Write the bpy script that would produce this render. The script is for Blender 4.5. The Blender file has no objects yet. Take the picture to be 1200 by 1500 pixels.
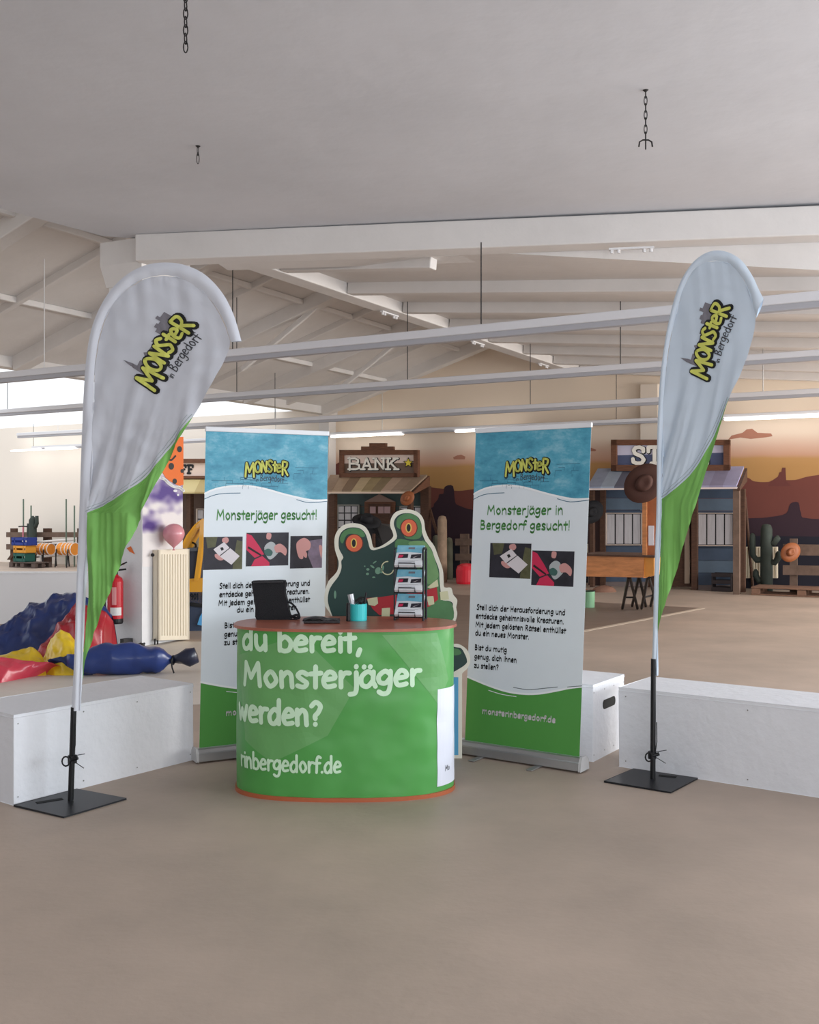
import bpy, bmesh, math, random
from mathutils import Vector, noise
from mathutils.geometry import tessellate_polygon
random.seed(7)
S = bpy.context.scene
C = S.collection
# ------------------------------------------------------------------ camera, world, light, exposure
F = 1500.0; EYE = 1.53
cd = bpy.data.cameras.new('camera'); cam = bpy.data.objects.new('camera', cd); C.objects.link(cam)
cam.location = (0, 0, EYE); cam.rotation_euler = (math.pi/2, 0, 0)
cd.sensor_fit = 'HORIZONTAL'; cd.sensor_width = 36.0; cd.lens = 36.0*F/1200.0; cd.clip_start = .05; cd.clip_end = 300
S.camera = cam
w = bpy.data.worlds.new('overcast_sky'); S.world = w; w.use_nodes = True
w.node_tree.nodes['Background'].inputs[0].default_value = (.93, .965, 1.0, 1)
w.node_tree.nodes['Background'].inputs[1].default_value = .75
def area(name, loc, target, sx, sy, power, col):
    l = bpy.data.lights.new(name, 'AREA'); l.shape = 'RECTANGLE'; l.size = sx; l.size_y = sy; l.energy = power; l.color = col
    o = bpy.data.objects.new(name, l); C.objects.link(o); o.location = loc
    o.rotation_euler = (Vector(target)-Vector(loc)).to_track_quat('-Z', 'Y').to_euler()
    return o
area('window_and_fill_light', (8.8, 3.6, 2.0), (0, 6.0, 1.5), 7.0, 2.6, 290, (.84, .92, 1.0))
area('window_and_fill_light', (2.5, -4.4, 1.9), (0, 6, 1.2), 8.0, 2.2, 175, (.93, .96, 1.0))
area('skylight', (-6.5, 21.5, 5.6), (-6.5, 23.0, 0), 8.0, 6.0, 40, (1.0, .95, .9))
area('window_and_fill_light', (12.5, 12.5, 2.2), (0, 13.0, .3), 8.0, 3.0, 620, (1.0, .97, .93))  # fill lamp added out of view to brighten roof undersides and floor, not a window
S.view_settings.view_transform = 'Standard'; S.view_settings.look = 'None'
S.view_settings.gamma = 1.0; S.view_settings.use_curve_mapping = False
S.view_settings.exposure = 0.82

# ------------------------------------------------------------------ helpers
def lin(c):
    return tuple(((v/255)/12.92 if v/255 <= .04045 else ((v/255+.055)/1.055)**2.4) for v in c)
MATS = {}
def mat(name, col, rough=.6, metal=0.0, var=0.0, scale=6.0, col2=None, bump=0.0, bscale=40.0, stretch=(1, 1, 1), spec=.4, emit=None, coat=0.0, sheer=0.0):
    if name in MATS: return MATS[name]
    m = bpy.data.materials.new(name); m.use_nodes = True; nt = m.node_tree; b = nt.nodes['Principled BSDF']
    c = lin(col); b.inputs['Base Color'].default_value = (*c, 1)
    b.inputs['Roughness'].default_value = rough; b.inputs['Metallic'].default_value = metal
    b.inputs['Specular IOR Level'].default_value = spec
    if coat: b.inputs['Coat Weight'].default_value = coat
    if emit: b.inputs['Emission Color'].default_value = (*lin(col), 1); b.inputs['Emission Strength'].default_value = emit
    tc = nt.nodes.new('ShaderNodeTexCoord'); mp = nt.nodes.new('ShaderNodeMapping'); mp.inputs['Scale'].default_value = stretch
    nt.links.new(tc.outputs['Object'], mp.inputs[0])
    if var > 0 or col2:
        n = nt.nodes.new('ShaderNodeTexNoise'); n.inputs['Scale'].default_value = scale; n.inputs['Detail'].default_value = 6
        n.inputs['Roughness'].default_value = .6
        nt.links.new(mp.outputs[0], n.inputs['Vector'])
        r = nt.nodes.new('ShaderNodeValToRGB'); r.color_ramp.elements[0].position = .3; r.color_ramp.elements[1].position = .7
        d = lin(col2) if col2 else tuple(v*(1-var) for v in c)
        e = c if col2 else tuple(min(1, v*(1+var*.6)) for v in c)
        r.color_ramp.elements[0].color = (*d, 1); r.color_ramp.elements[1].color = (*e, 1)
        nt.links.new(n.outputs['Fac'], r.inputs[0]); nt.links.new(r.outputs[0], b.inputs['Base Color'])
    if bump > 0:
        n2 = nt.nodes.new('ShaderNodeTexNoise'); n2.inputs['Scale'].default_value = bscale; n2.inputs['Detail'].default_value = 4
        nt.links.new(mp.outputs[0], n2.inputs['Vector'])
        bp = nt.nodes.new('ShaderNodeBump'); bp.inputs['Strength'].default_value = bump; bp.inputs['Distance'].default_value = .02
        nt.links.new(n2.outputs['Fac'], bp.inputs['Height']); nt.links.new(bp.outputs[0], b.inputs['Normal'])
    MATS[name] = m; return m
def vcol_mat(name, rough=.7, bump=0.0):
    if name in MATS: return MATS[name]
    m = bpy.data.materials.new(name); m.use_nodes = True; nt = m.node_tree; b = nt.nodes['Principled BSDF']
    a = nt.nodes.new('ShaderNodeAttribute'); a.attribute_name = 'paint'
    nt.links.new(a.outputs['Color'], b.inputs['Base Color']); b.inputs['Roughness'].default_value = rough
    b.inputs['Specular IOR Level'].default_value = .3
    MATS[name] = m; return m

def ray(px, py): return Vector(((px-600)/F, 1.0, -(py-750)/F))
def P(px, py, Y): r = ray(px, py); return Vector((r.x*Y, Y, EYE+r.z*Y))
def floorp(px, py): return P(px, py, F*EYE/(py-750))
EYEV = Vector((0, 0, EYE))
class Plane:
    """a flat surface in the scene; at(px,py,lift) is the point of it seen at that spot of the photograph"""
    def __init__(s, p, n):
        s.p = Vector(p); s.n = Vector(n).normalized()
        if s.n.dot(EYEV-s.p) < 0: s.n = -s.n
    def at(s, px, py, lift=0.0):
        r = ray(px, py); t = (s.p-EYEV).dot(s.n)/r.dot(s.n)
        return EYEV+r*t+s.n*lift
    def off(s, d): return Plane(s.p+s.n*d, s.n)
OFF = {}
class MB:
    def __init__(s): s.v = []; s.f = []; s.sm = False
    def add(s, vs, fs):
        b = len(s.v); s.v += [Vector(q) for q in vs]; s.f += [tuple(b+i for i in f) for f in fs]; return s
    def box(s, c, size, rz=0.0, ex=None, ey=None, ez=None):
        c = Vector(c); ex = ex or Vector((math.cos(rz), math.sin(rz), 0)); ey = ey or Vector((-math.sin(rz), math.cos(rz), 0)); ez = ez or Vector((0, 0, 1))
        hx, hy, hz = size[0]/2, size[1]/2, size[2]/2
        vs = [c+ex*(a*hx)+ey*(b*hy)+ez*(d*hz) for a in (-1, 1) for b in (-1, 1) for d in (-1, 1)]
        return s.add(vs, [(0, 1, 3, 2), (4, 6, 7, 5), (0, 4, 5, 1), (2, 3, 7, 6), (0, 2, 6, 4), (1, 5, 7, 3)])
    def beam(s, a, b, wd, ht, up=Vector((0, 0, 1))):
        a = Vector(a); b = Vector(b); d = b-a; L = d.length; d.normalize(); x = d.cross(up).normalized(); z = x.cross(d).normalized()
        return s.box((a+b)/2, (L, wd, ht), ex=d, ey=-x, ez=z)
    def prism(s, poly, vec):
        n = len(poly); vec = Vector(vec); poly = [Vector(p) for p in poly]
        vs = poly+[p+vec for p in poly]
        tris = tessellate_polygon([poly])
        fs = [tuple(t) for t in tris]+[tuple(n+i for i in reversed(t)) for t in tris]+[(i, (i+1) % n, n+(i+1) % n, n+i) for i in range(n)]
        return s.add(vs, fs)
    def tube(s, pts, r, n=8, cap=True):
        pts = [Vector(p) for p in pts]; rs = r if isinstance(r, (list, tuple)) else [r]*len(pts)
        vs = []; prev = None
        for i, p in enumerate(pts):
            t = (pts[min(i+1, len(pts)-1)]-pts[max(i-1, 0)]).normalized()
            if prev is None: x = t.orthogonal().normalized()
            else: x = (prev-t*prev.dot(t)).normalized()
            prev = x; y = t.cross(x)
            vs += [p+(x*math.cos(2*math.pi*k/n)+y*math.sin(2*math.pi*k/n))*rs[i] for k in range(n)]
        fs = [(i*n+k, i*n+(k+1) % n, (i+1)*n+(k+1) % n, (i+1)*n+k) for i in range(len(pts)-1) for k in range(n)]
        if cap: fs += [tuple(reversed(range(n))), tuple((len(pts)-1)*n+k for k in range(n))]
        return s.add(vs, fs)
    def lathe(s, prof, c, n=20, ax=Vector((0, 0, 1)), xs=1.0, ys=1.0):
        c = Vector(c); ax = Vector(ax).normalized(); x = (Vector((1, 0, 0)) if abs(ax.z) > .5 else ax.orthogonal()).normalized(); x = (x-ax*x.dot(ax)).normalized(); y = ax.cross(x)
        vs = [c+ax*z+x*(xs*r*math.cos(2*math.pi*k/n))+y*(ys*r*math.sin(2*math.pi*k/n)) for r, z in prof for k in range(n)]
        m = len(prof); fs = [(i*n+k, i*n+(k+1) % n, (i+1)*n+(k+1) % n, (i+1)*n+k) for i in range(m-1) for k in range(n)]
        fs += [tuple(reversed(range(n))), tuple((m-1)*n+k for k in range(n))]
        return s.add(vs, fs)
    def grid(s, fn, nu, nv):
        vs = [fn(i/nu, j/nv) for j in range(nv+1) for i in range(nu+1)]
        return s.add(vs, [(j*(nu+1)+i, j*(nu+1)+i+1, (j+1)*(nu+1)+i+1, (j+1)*(nu+1)+i) for j in range(nv) for i in range(nu)])
    # ---- flat printed shapes; mp(x, y, lift) -> point on the printed surface
    def fill(s, poly, mp, lift=.0006, maxlen=None):
        p2 = [Vector((x, y, 0)) for x, y in poly]
        tr = [tuple(p2[i] for i in t) for t in tessellate_polygon([p2])]
        out = []
        while tr:
            a, b, c = tr.pop()
            e = [(a-b).length, (b-c).length, (c-a).length]
            if maxlen and max(e) > maxlen and len(out) < 6000:
                k = e.index(max(e)); a, b, c = [(a, b, c), (b, c, a), (c, a, b)][k]
                m = (a+b)/2; tr += [(a, m, c), (m, b, c)]
            else: out.append((a, b, c))
        for t in out: s.add([mp(q.x, q.y, lift) for q in t], [(0, 1, 2)])
        return s
    def ribbon(s, pts, wd, mp, lift=.0006, round_=True, seg=None):
        q = [Vector((x, y)) for x, y in pts]
        if seg:
            r = [q[0]]
            for a, b in zip(q, q[1:]):
                k = max(1, int(math.ceil((b-a).length/seg)))
                r += [a+(b-a)*(i/k) for i in range(1, k+1)]
            q = r
        for a, b in zip(q, q[1:]):
            d = b-a
            if d.length < 1e-7: continue
            n = Vector((-d.y, d.x)).normalized()*wd/2
            s.add([mp(*(a+n), lift), mp(*(a-n), lift), mp(*(b-n), lift), mp(*(b+n), lift)], [(0, 1, 2, 3)])
        if round_:
            for a in q:
                vs = [mp(a.x+math.cos(k*math.pi/4)*wd/2, a.y+math.sin(k*math.pi/4)*wd/2, lift*1.02) for k in range(8)]
                s.add(vs, [tuple(range(8))])
        return s
    def disc(s, cx, cy, rx, ry, mp, lift=.0006, n=20, rot=0):
        c, d = math.cos(rot), math.sin(rot)
        vs = [mp(cx+rx*math.cos(t)*c-ry*math.sin(t)*d, cy+rx*math.cos(t)*d+ry*math.sin(t)*c, lift) for t in [2*math.pi*k/n for k in range(n)]]
        return s.add(vs, [tuple(range(n))])
    def build(s, name, m, parent=None, smooth=False, weld=False, bevel=0.0, solid=0.0, kind=None, label=None):
        o0 = OFF.get(parent, Vector((0, 0, 0))) if parent is not None else (s.v[0]*0)
        me = bpy.data.meshes.new(name); me.from_pydata([tuple(p-o0) for p in s.v], [], s.f)
        me.validate()
        if weld:
            bm = bmesh.new(); bm.from_mesh(me); bmesh.ops.remove_doubles(bm, verts=bm.verts, dist=.0004); bm.to_mesh(me); bm.free()
        me.materials.append(m)
        if smooth: me.shade_smooth()
        o = bpy.data.objects.new(name, me); C.objects.link(o)
        if parent is not None: o.parent = parent
        OFF[o] = o0
        if smooth and bevel >= 0:
            pass
        if solid: md = o.modifiers.new('thickness', 'SOLIDIFY'); md.thickness = solid; md.offset = 0
        if bevel > 0:
            md = o.modifiers.new('bevel', 'BEVEL'); md.width = bevel; md.segments = 2; md.limit_method = 'ANGLE'
        if kind: o['kind'] = kind
        if label: o['label'] = label
        return o
def thing(name, loc, label, cat, group=None):
    o = bpy.data.objects.new(name, None); C.objects.link(o); o.location = loc; o.empty_display_size = .1
    o['label'] = label; o['category'] = cat
    if group: o['group'] = group
    OFF[o] = Vector(loc); return o
def tag(o, label, cat, group=None):
    o['label'] = label; o['category'] = cat
    if group: o['group'] = group
    return o
def one(mb, name, m, label, cat, group=None, **k): return tag(mb.build(name, m, None, **k), label, cat, group)
def struct(mb, name, m, **k): return mb.build(name, m, None, kind='structure', **k)
def cat_rom(pts, k=5):
    if len(pts) < 3: return pts
    closed = pts[0] == pts[-1]; out = []
    n = len(pts)
    for i in range(n-1):
        p1, p2 = pts[i], pts[i+1]
        p0 = pts[i-1] if i > 0 else (pts[-2] if closed else p1)
        p3 = pts[i+2] if i+2 < n else (pts[1] if closed else p2)
        for j in range(k):
            t = j/k
            out.append(tuple(.5*((2*p1[a])+(-p0[a]+p2[a])*t+(2*p0[a]-5*p1[a]+4*p2[a]-p3[a])*t*t+(-p0[a]+3*p1[a]-3*p2[a]+p3[a])*t**3) for a in (0, 1)))
    out.append(tuple(pts[-1])); return out
# ------------------------------------------------------------------ hand lettering: x-height 1, capitals 1.55; '~' = smooth stroke; first number = advance
G = {
'a': '.85|~.66,.8 .4,1 .1,.65 .12,.15 .4,.02 .66,.4|.68,.98 .66,.3 .78,0',
'b': '.85|.1,1.55 .12,.02|~.12,.7 .4,.98 .7,.6 .62,.1 .35,-.02 .12,.12',
'c': '.75|~.65,.82 .4,1 .1,.6 .15,.12 .4,0 .66,.15',
'd': '.9|~.66,.75 .4,.95 .1,.55 .16,.08 .42,0 .66,.35|.68,1.55 .68,0',
'e': '.8|~.12,.5 .62,.6 .55,.92 .3,.98 .08,.5 .2,.05 .62,.1',
'f': '.6|~.6,1.4 .4,1.52 .25,1.2 .24,.5 .22,0|.02,.85 .55,.9',
'g': '.85|~.64,.8 .4,1 .1,.68 .14,.28 .42,.2 .64,.5|~.67,.98 .66,.1 .55,-.4 .3,-.5 .1,-.36',
'h': '.85|.12,1.55 .12,0|~.12,.6 .38,.95 .6,.8 .64,.3 .66,0',
'i': '.35|.16,.95 .17,0|.16,1.32 .165,1.36',
'j': '.42|~.26,.95 .27,0 .2,-.4 -.05,-.48|.26,1.32 .265,1.36',
'k': '.75|.12,1.55 .12,0|.58,.95 .14,.42 .6,0',
'l': '.35|.16,1.55 .17,0',
'm': '1.25|.1,.98 .12,0|~.12,.6 .34,.96 .55,.8 .57,0|~.57,.6 .8,.96 1.0,.8 1.04,0',
'n': '.85|.1,.98 .12,0|~.12,.6 .38,.97 .6,.8 .64,.3 .66,0',
'o': '.85|~.4,.98 .1,.55 .35,.0 .68,.4 .4,.98',
'p': '.85|.12,.98 .12,-.5|~.12,.75 .42,.98 .68,.55 .4,0 .12,.2',
'r': '.62|.12,.98 .13,0|~.13,.55 .3,.9 .55,.92',
's': '.7|~.56,.85 .3,1 .1,.78 .3,.52 .55,.28 .4,.02 .08,.1',
't': '.6|.28,1.35 .28,0|.02,.88 .55,.93',
'u': '.85|~.1,.98 .12,.3 .35,0 .62,.35|.64,.98 .66,0',
'v': '.75|.06,.98 .34,0 .64,.98',
'w': '1.1|.05,.98 .27,.02 .5,.75 .74,.02 .98,.98',
'z': '.7|.08,.94 .58,.94 .1,.04 .6,.04',
'B': '.95|.14,1.5 .14,0|~.14,1.5 .6,1.35 .5,.9 .14,.8|~.14,.8 .7,.6 .6,.08 .14,.0',
'H': '1.0|.14,1.5 .14,0|.76,1.5 .76,0|.14,.75 .76,.8',
'K': '.9|.14,1.5 .14,0|.7,1.45 .16,.65 .74,0',
'M': '1.3|.1,0 .2,1.5 .56,.5 .98,1.5 1.1,0',
'R': '.95|.14,1.5 .14,0|~.14,1.5 .66,1.35 .55,.85 .14,.75|.3,.75 .74,0',
'S': '.85|~.7,1.35 .4,1.54 .14,1.2 .4,.8 .68,.4 .45,0 .1,.12',
'O': '1.15|~.55,1.5 .1,.9 .3,.1 .75,.05 .98,.8 .55,1.5',
'N': '1.1|.1,0 .18,1.5 .78,.05 .88,1.5',
',': '.35|.2,.12 .1,-.25', '.': '.32|.14,.03 .15,.06', '!': '.35|.16,1.5 .17,.45|.16,.03 .165,.06',
'?': '.75|~.1,1.25 .35,1.5 .62,1.25 .5,.85 .32,.62 .32,.42|.32,.03 .325,.06', ' ': '.5|',
'0': '.8|~.38,1.5 .1,.8 .38,0 .66,.8 .38,1.5', '1': '.5|.1,1.2 .3,1.5 .3,0', '9': '.8|~.6,1.1 .35,1.5 .1,1.1 .35,.75 .62,1.1 .55,.4 .4,0',
}
for base, uml in (('a', 'ä'), ('o', 'ö'), ('u', 'ü')): G[uml] = G[base]+'|.22,1.3 .23,1.33|.52,1.3 .53,1.33'
def glyph(ch):
    parts = G[ch].split('|'); adv = float(parts[0]); st = []
    for p in parts[1:]:
        if not p: continue
        sm = p[0] == '~'; q = [tuple(map(float, t.split(','))) for t in p.lstrip('~').split()]
        st.append(cat_rom(q, 5) if sm else q)
    return adv, st
def text_w(t): return sum(glyph(c)[0] for c in t)-.15
def write(mb, t, x0, x1, y, mp, h, wd, lift=.0008, y1=None, updown=-1, seg=None, jit=0.0):
    """stroke text from x0 to x1 with x-height h; y grows downwards when updown=-1"""
    sc = (x1-x0)/text_w(t); x = x0
    for c in t:
        adv, st = glyph(c); dy = random.uniform(-jit, jit)*h
        for q in st:
            pts = []
            for a, b in q:
                X = x+a*sc; yy = y+((y1-y)*(X-x0)/(x1-x0) if y1 is not None else 0)
                pts.append((X, yy+updown*(b*h+dy)))
            mb.ribbon(pts, wd, mp, lift, seg=seg)
        x += adv*sc
# slab capitals on a 1 x 1 body
SL = {
'B': ['.1,0 .1,1', '.0,.94 .5,.94 .7,.82 .7,.62 .5,.52 .15,.52', '.5,.52 .78,.4 .78,.16 .55,.06 .0,.06'],
'A': ['.12,.05 .42,.95', '.42,.95 .72,.05', '.22,.35 .62,.35', '-.02,.06 .28,.06', '.56,.06 .9,.06'],
'N': ['.14,.05 .14,.95', '.14,.95 .7,.1', '.72,.1 .72,.95', '-.02,.06 .3,.06', '-.02,.94 .2,.94', '.58,.94 .88,.94'],
'K': ['.14,.05 .14,.95', '.18,.45 .7,.92', '.34,.55 .76,.06', '-.02,.06 .3,.06', '-.02,.94 .3,.94', '.55,.94 .85,.94', '.58,.06 .9,.06'],
'S': ['.72,.7 .72,.86 .5,.94 .26,.92 .12,.78 .2,.6 .62,.44 .76,.26 .62,.08 .34,.06 .1,.14 .08,.3'],
'T': ['.42,.05 .42,.95', '.04,.7 .04,.94 .8,.94 .8,.7', '.22,.06 .62,.06'],
'I': ['.25,.05 .25,.95', '.05,.06 .45,.06', '.05,.94 .45,.94'],
'F': ['.16,.05 .16,.95', '0,.06 .36,.06', '0,.94 .72,.94 .72,.74', '.16,.5 .52,.5'],
'H': ['.16,.05 .16,.95', '.68,.05 .68,.95', '.16,.5 .68,.5', '0,.06 .32,.06', '0,.94 .32,.94', '.52,.06 .84,.06', '.52,.94 .84,.94'],
'E': ['.16,.05 .16,.95', '0,.06 .7,.06 .7,.26', '0,.94 .7,.94 .7,.74', '.16,.5 .52,.5'],
'R': ['.16,.05 .16,.95', '0,.94 .5,.94 .7,.82 .7,.6 .5,.5 .16,.5', '.42,.5 .74,.06', '0,.06 .34,.06', '.6,.06 .86,.06'],
'O': ['.42,.94 .14,.8 .1,.5 .14,.2 .42,.06 .7,.2 .74,.5 .7,.8 .42,.94'],
}
def slab(mb, t, x0, y0, cw, chh, mp, wd, lift, gap=1.0):
    for i, c in enumerate(t):
        for st in SL[c]:
            q = [tuple(map(float, k.split(','))) for k in st.split()]
            mb.ribbon([(x0+(i*gap+a)*cw, y0-b*chh) for a, b in q], wd, mp, lift)

# ------------------------------------------------------------------ materials
white_paint = mat('white_paint', (226, 225, 226), .5, var=.05, scale=3, bump=.15, bscale=30)
roof_paint = mat('roof_paint', (220, 216, 213), .7, var=.06, scale=1.5, bump=.2, bscale=12)
ceil_paint = mat('ceiling_paint', (206, 207, 212), .75, var=.07, scale=.7, bump=.25, bscale=5)
steel = mat('steel', (150, 150, 150), .35, .9)
dark_steel = mat('dark_steel', (52, 50, 50), .5, .6)
black_plastic = mat('black_plastic', (20, 21, 24), .45)
black_metal = mat('black_powder_coat', (38, 39, 43), .4, .3)
brown_wood = mat('dark_brown_wood', (84, 58, 44), .75, var=.3, scale=8, stretch=(1, 1, 6))
brown_wood2 = mat('reddish_brown_wood', (112, 74, 54), .75, var=.3, scale=8, stretch=(1, 1, 6))
grey_wood = mat('weathered_wood', (112, 92, 80), .8, var=.25, scale=6)

# ------------------------------------------------------------------ hall frame
TH = math.radians(29.5)
A = Vector((math.sin(TH), math.cos(TH), 0)); U = Vector((math.cos(TH), -math.sin(TH), 0)); Z = Vector((0, 0, 1))
MURAL = Plane((.80, 23.9, 0), A)
def hp(u, z, d=0.0):     # point on the end wall: u metres from the pillar at its left, d metres in front of it
    return Vector((-1.87, 25.41, 0))+U*u+Z*z-A*d
# floor
fm = mat('concrete_floor', (190, 171, 156), .55, col2=(163, 148, 135), scale=.8, bump=.08, bscale=25, spec=.35)
struct(MB().add([(-22, -7, 0), (20, -7, 0), (20, 38, 0), (-22, 38, 0), (-22, -7, -.2), (20, -7, -.2), (20, 38, -.2), (-22, 38, -.2)],
    [(0, 1, 2, 3), (7, 6, 5, 4), (0, 4, 5, 1), (1, 5, 6, 2), (2, 6, 7, 3), (3, 7, 4, 0)]), 'floor', fm)
# darker vinyl zone with pale tape
vm = mat('vinyl_planks', (134, 116, 104), .5, var=.25, scale=2.2, stretch=(1, 8, 1))
pq = [floorp(*q) for q in [(610, 868), (1029, 891), (660, 962), (540, 985), (480, 940)]]
def zup(p, z): return Vector((p.x, p.y, z))
fl = one(MB().prism([zup(p, .0005) for p in pq], (0, 0, .004)), 'vinyl_floor_mat', vm, 'dark wood-look vinyl flooring laid on the hall floor behind the right banner', 'floor mat')
q1, q2 = floorp(1029, 891.5), floorp(700, 955)
tp = one(MB().beam(zup(q1, .006), zup(q2, .006), .09, .003), 'floor_tape', mat('pale_tape', (206, 190, 172), .5), 'pale tape strip along the edge of the dark floor', 'tape')

# end wall with mural
def ramp_wall():
    m = bpy.data.materials.new('mural_sky'); m.use_nodes = True; nt = m.node_tree; b = nt.nodes['Principled BSDF']; b.inputs['Roughness'].default_value = .8
    tc = nt.nodes.new('ShaderNodeTexCoord'); sp = nt.nodes.new('ShaderNodeSeparateXYZ'); nt.links.new(tc.outputs['Object'], sp.inputs[0])
    mr = nt.nodes.new('ShaderNodeMapRange'); mr.inputs['From Min'].default_value = 0; mr.inputs['From Max'].default_value = 5
    nt.links.new(sp.outputs['Z'], mr.inputs['Value'])
    nz = nt.nodes.new('ShaderNodeTexNoise'); nz.inputs['Scale'].default_value = .8; nt.links.new(tc.outputs['Object'], nz.inputs['Vector'])
    ad = nt.nodes.new('ShaderNodeMath'); ad.operation = 'MULTIPLY_ADD'; ad.inputs[1].default_value = .03; nt.links.new(nz.outputs['Fac'], ad.inputs[0]); nt.links.new(mr.outputs[0], ad.inputs[2])
    r = nt.nodes.new('ShaderNodeValToRGB'); nt.links.new(ad.outputs[0], r.inputs[0]); cr = r.color_ramp
    stops = [(0, (176, 134, 78)), (.5, (184, 140, 86)), (.532, (188, 144, 92)), (.545, (200, 156, 130)), (.58, (210, 176, 156)), (.63, (222, 204, 186)), (.8, (236, 220, 200)), (1, (238, 222, 204))]
    while len(cr.elements) < len(stops): cr.elements.new(.5)
    for e, (p, c) in zip(cr.elements, stops): e.position = p; e.color = (*lin(c), 1)
    nt.links.new(r.outputs[0], b.inputs['Base Color']); return m
mural_mat = ramp_wall()
UD = 6.5
wall = MB().prism([hp(0, 0), hp(14, 0), hp(14, 3.9), hp(UD+.05, 4.65), hp(UD+.05, 6.1), hp(0, 4.2)], A*.25)
W1 = struct(wall, 'wall_back', mural_mat)
W2 = struct(MB().prism([hp(-22, 0, -.02), hp(-.3, 0, -.02), hp(-.3, 4.1, -.02), hp(-22, 4.1, -.02)], A*.25), 'wall_left', mat('cream_wall', (240, 231, 220), .8))
pl = MB(); c0 = hp(-.1, 2.08, .1); pl.box(c0, (.30, .42, 4.16), ex=U, ey=A); pil = struct(pl, 'trim_1', roof_paint)
# pale right pilaster
pl = MB(); c0 = hp(8.2, 1.95, .06); cpx = MURAL.at(952, 700); pl.box((cpx.x, cpx.y-.05, 2.1), (.36, .2, 4.2), ex=U, ey=A); struct(pl, 'trim_2', mat('pilaster_paint', (226, 214, 200), .8))
# painted landscape pieces of the mural (flat print on the wall)
def mural_shape(pts, col, d, name='painted_hill', curve=True):
    mb = MB(); pts = [tuple(p) for p in pts]
    mb.fill(pts, MURAL.at, d)
    return mb.build(name, mat('mural_%d_%d_%d' % col, col, .85, var=.06, scale=1.2), W1)
hill = cat_rom([(480, 690), (505, 676), (560, 692), (625, 712), (650, 716), (672, 719), (700, 716), (760, 712), (830, 706), (900, 708), (1000, 700), (1085, 698), (1105, 705), (1125, 706), (1135, 703), (1165, 703), (1190, 697), (1260, 690), (1320, 700)], 4)
mural_shape(hill+[(1320, 900), (480, 900)], (116, 66, 58), .004)
mural_shape([(1130, 705), (1140, 698), (1142, 692), (1145, 691), (1146, 685), (1151, 685), (1152, 705), (1160, 712), (1125, 712)], (108, 60, 56), .0045)
dark = cat_rom([(480, 760), (560, 750), (628, 745), (636, 738), (642, 731), (644, 724), (650, 723), (652, 713), (664, 712), (667, 735), (674, 741), (700, 748), (780, 755), (860, 757), (980, 760), (1100, 759), (1130, 757), (1152, 752), (1158, 738), (1170, 736), (1174, 752), (1190, 760), (1320, 763)], 3)
mural_shape(dark+[(1320, 905), (480, 905)], (58, 40, 50), .008, 'painted_mesa')
mural_shape(cat_rom([(480, 800), (700, 795), (900, 797), (1100, 785), (1320, 790)], 3)+[(1320, 905), (480, 905)], (34, 34, 46), .012, 'painted_ground')
for pts in ([(1067, 644), (1072, 638), (1088, 634), (1094, 629), (1102, 628), (1110, 634), (1130, 635), (1132, 639), (1120, 641), (1100, 643), (1085, 641)],
            [(664, 670), (670, 667), (676, 666), (682, 669), (681, 673), (665, 673)], [(858, 655), (864, 655), (874, 659), (872, 661), (858, 661)]):
    mural_shape(pts, (170, 118, 98), .004, 'painted_cloud')

# ------------------------------------------------------------------ sloping roofs of the hall beyond the low ceiling
E0 = hp(0, 4.06)            # valley line at the left end of the mural
def rf(t, u, z): return Vector((E0.x, E0.y, 0))-A*t+U*u+Z*z
SLP = .30
def lz(u): return 4.06+SLP*u
def rz(u): return 4.64-.10*(u-UD)
rb = MB(); rb.prism([rf(-.3, 0, lz(0)), rf(16.5, 0, lz(0)), rf(16.5, UD, lz(UD)), rf(-.3, UD, lz(UD))], (0, 0, .12))
struct(rb, 'ceiling_1', roof_paint)
rb = MB(); rb.prism([rf(-.3, UD, rz(UD)), rf(12.1, UD, rz(UD)), rf(9.0, UD+8.5, rz(UD+8.5)), rf(-.3, UD+8.5, rz(UD+8.5))], (0, 0, .12))
struct(rb, 'ceiling_2', roof_paint)
rb = MB(); rb.prism([rf(-.3, UD+.02, rz(UD)), rf(12.1, UD+.02, rz(UD)), rf(12.1, UD+.02, lz(UD)), rf(-.3, UD+.02, lz(UD))], U*.1)
struct(rb, 'wall_clerestory', roof_paint)
rb = MB(); rb.prism([rf(-.3, 0, 4.06), rf(16, 0, 4.06), rf(16, -1.6, 4.22), rf(-.3, -1.6, 4.22)], (0, 0, .1))
struct(rb, 'ceiling_3', roof_paint)
k = 0
def beam_obj(name, a, b, wd, ht):
    return struct(MB().beam(a, b, wd, ht), name, roof_paint, bevel=.015)
beam_obj('trim_3', rf(.0, UD-.05, rz(UD)-.02), rf(12.0, UD-.05, rz(UD)-.02), .28, .30)
beam_obj('trim_4', rf(.0, -.02, 4.03), rf(16.4, -.02, 4.03), .26, .24)
n = 5
for t in (0.6, 3.6, 6.6, 9.6, 12.6):
    beam_obj('trim_%d' % n, rf(t, .1, lz(.1)-.10), rf(t, UD-.2, lz(UD-.2)-.10), .24, .26); n += 1
for t in (2.1, 5.1, 8.1, 11.1):
    beam_obj('trim_%d' % n, rf(t, .1, lz(.1)-.05), rf(t, UD-.2, lz(UD-.2)-.05), .09, .12); n += 1
for t in (.5, 2.0, 3.5, 5.0, 6.5, 8.0, 9.5, 11.0):
    ue = min(UD+8.4, (13.5-.95*t)/.351)
    beam_obj('trim_%d' % n, rf(t, UD+.1, rz(UD+.1)-.07), rf(t, ue, rz(ue)-.07), .16, .16); n += 1
for u in (1.9, 3.8):
    beam_obj('trim_%d' % n, rf(.0, u, lz(u)-.04), rf(15.8, u, lz(u)-.04), .09, .09); n += 1
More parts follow.
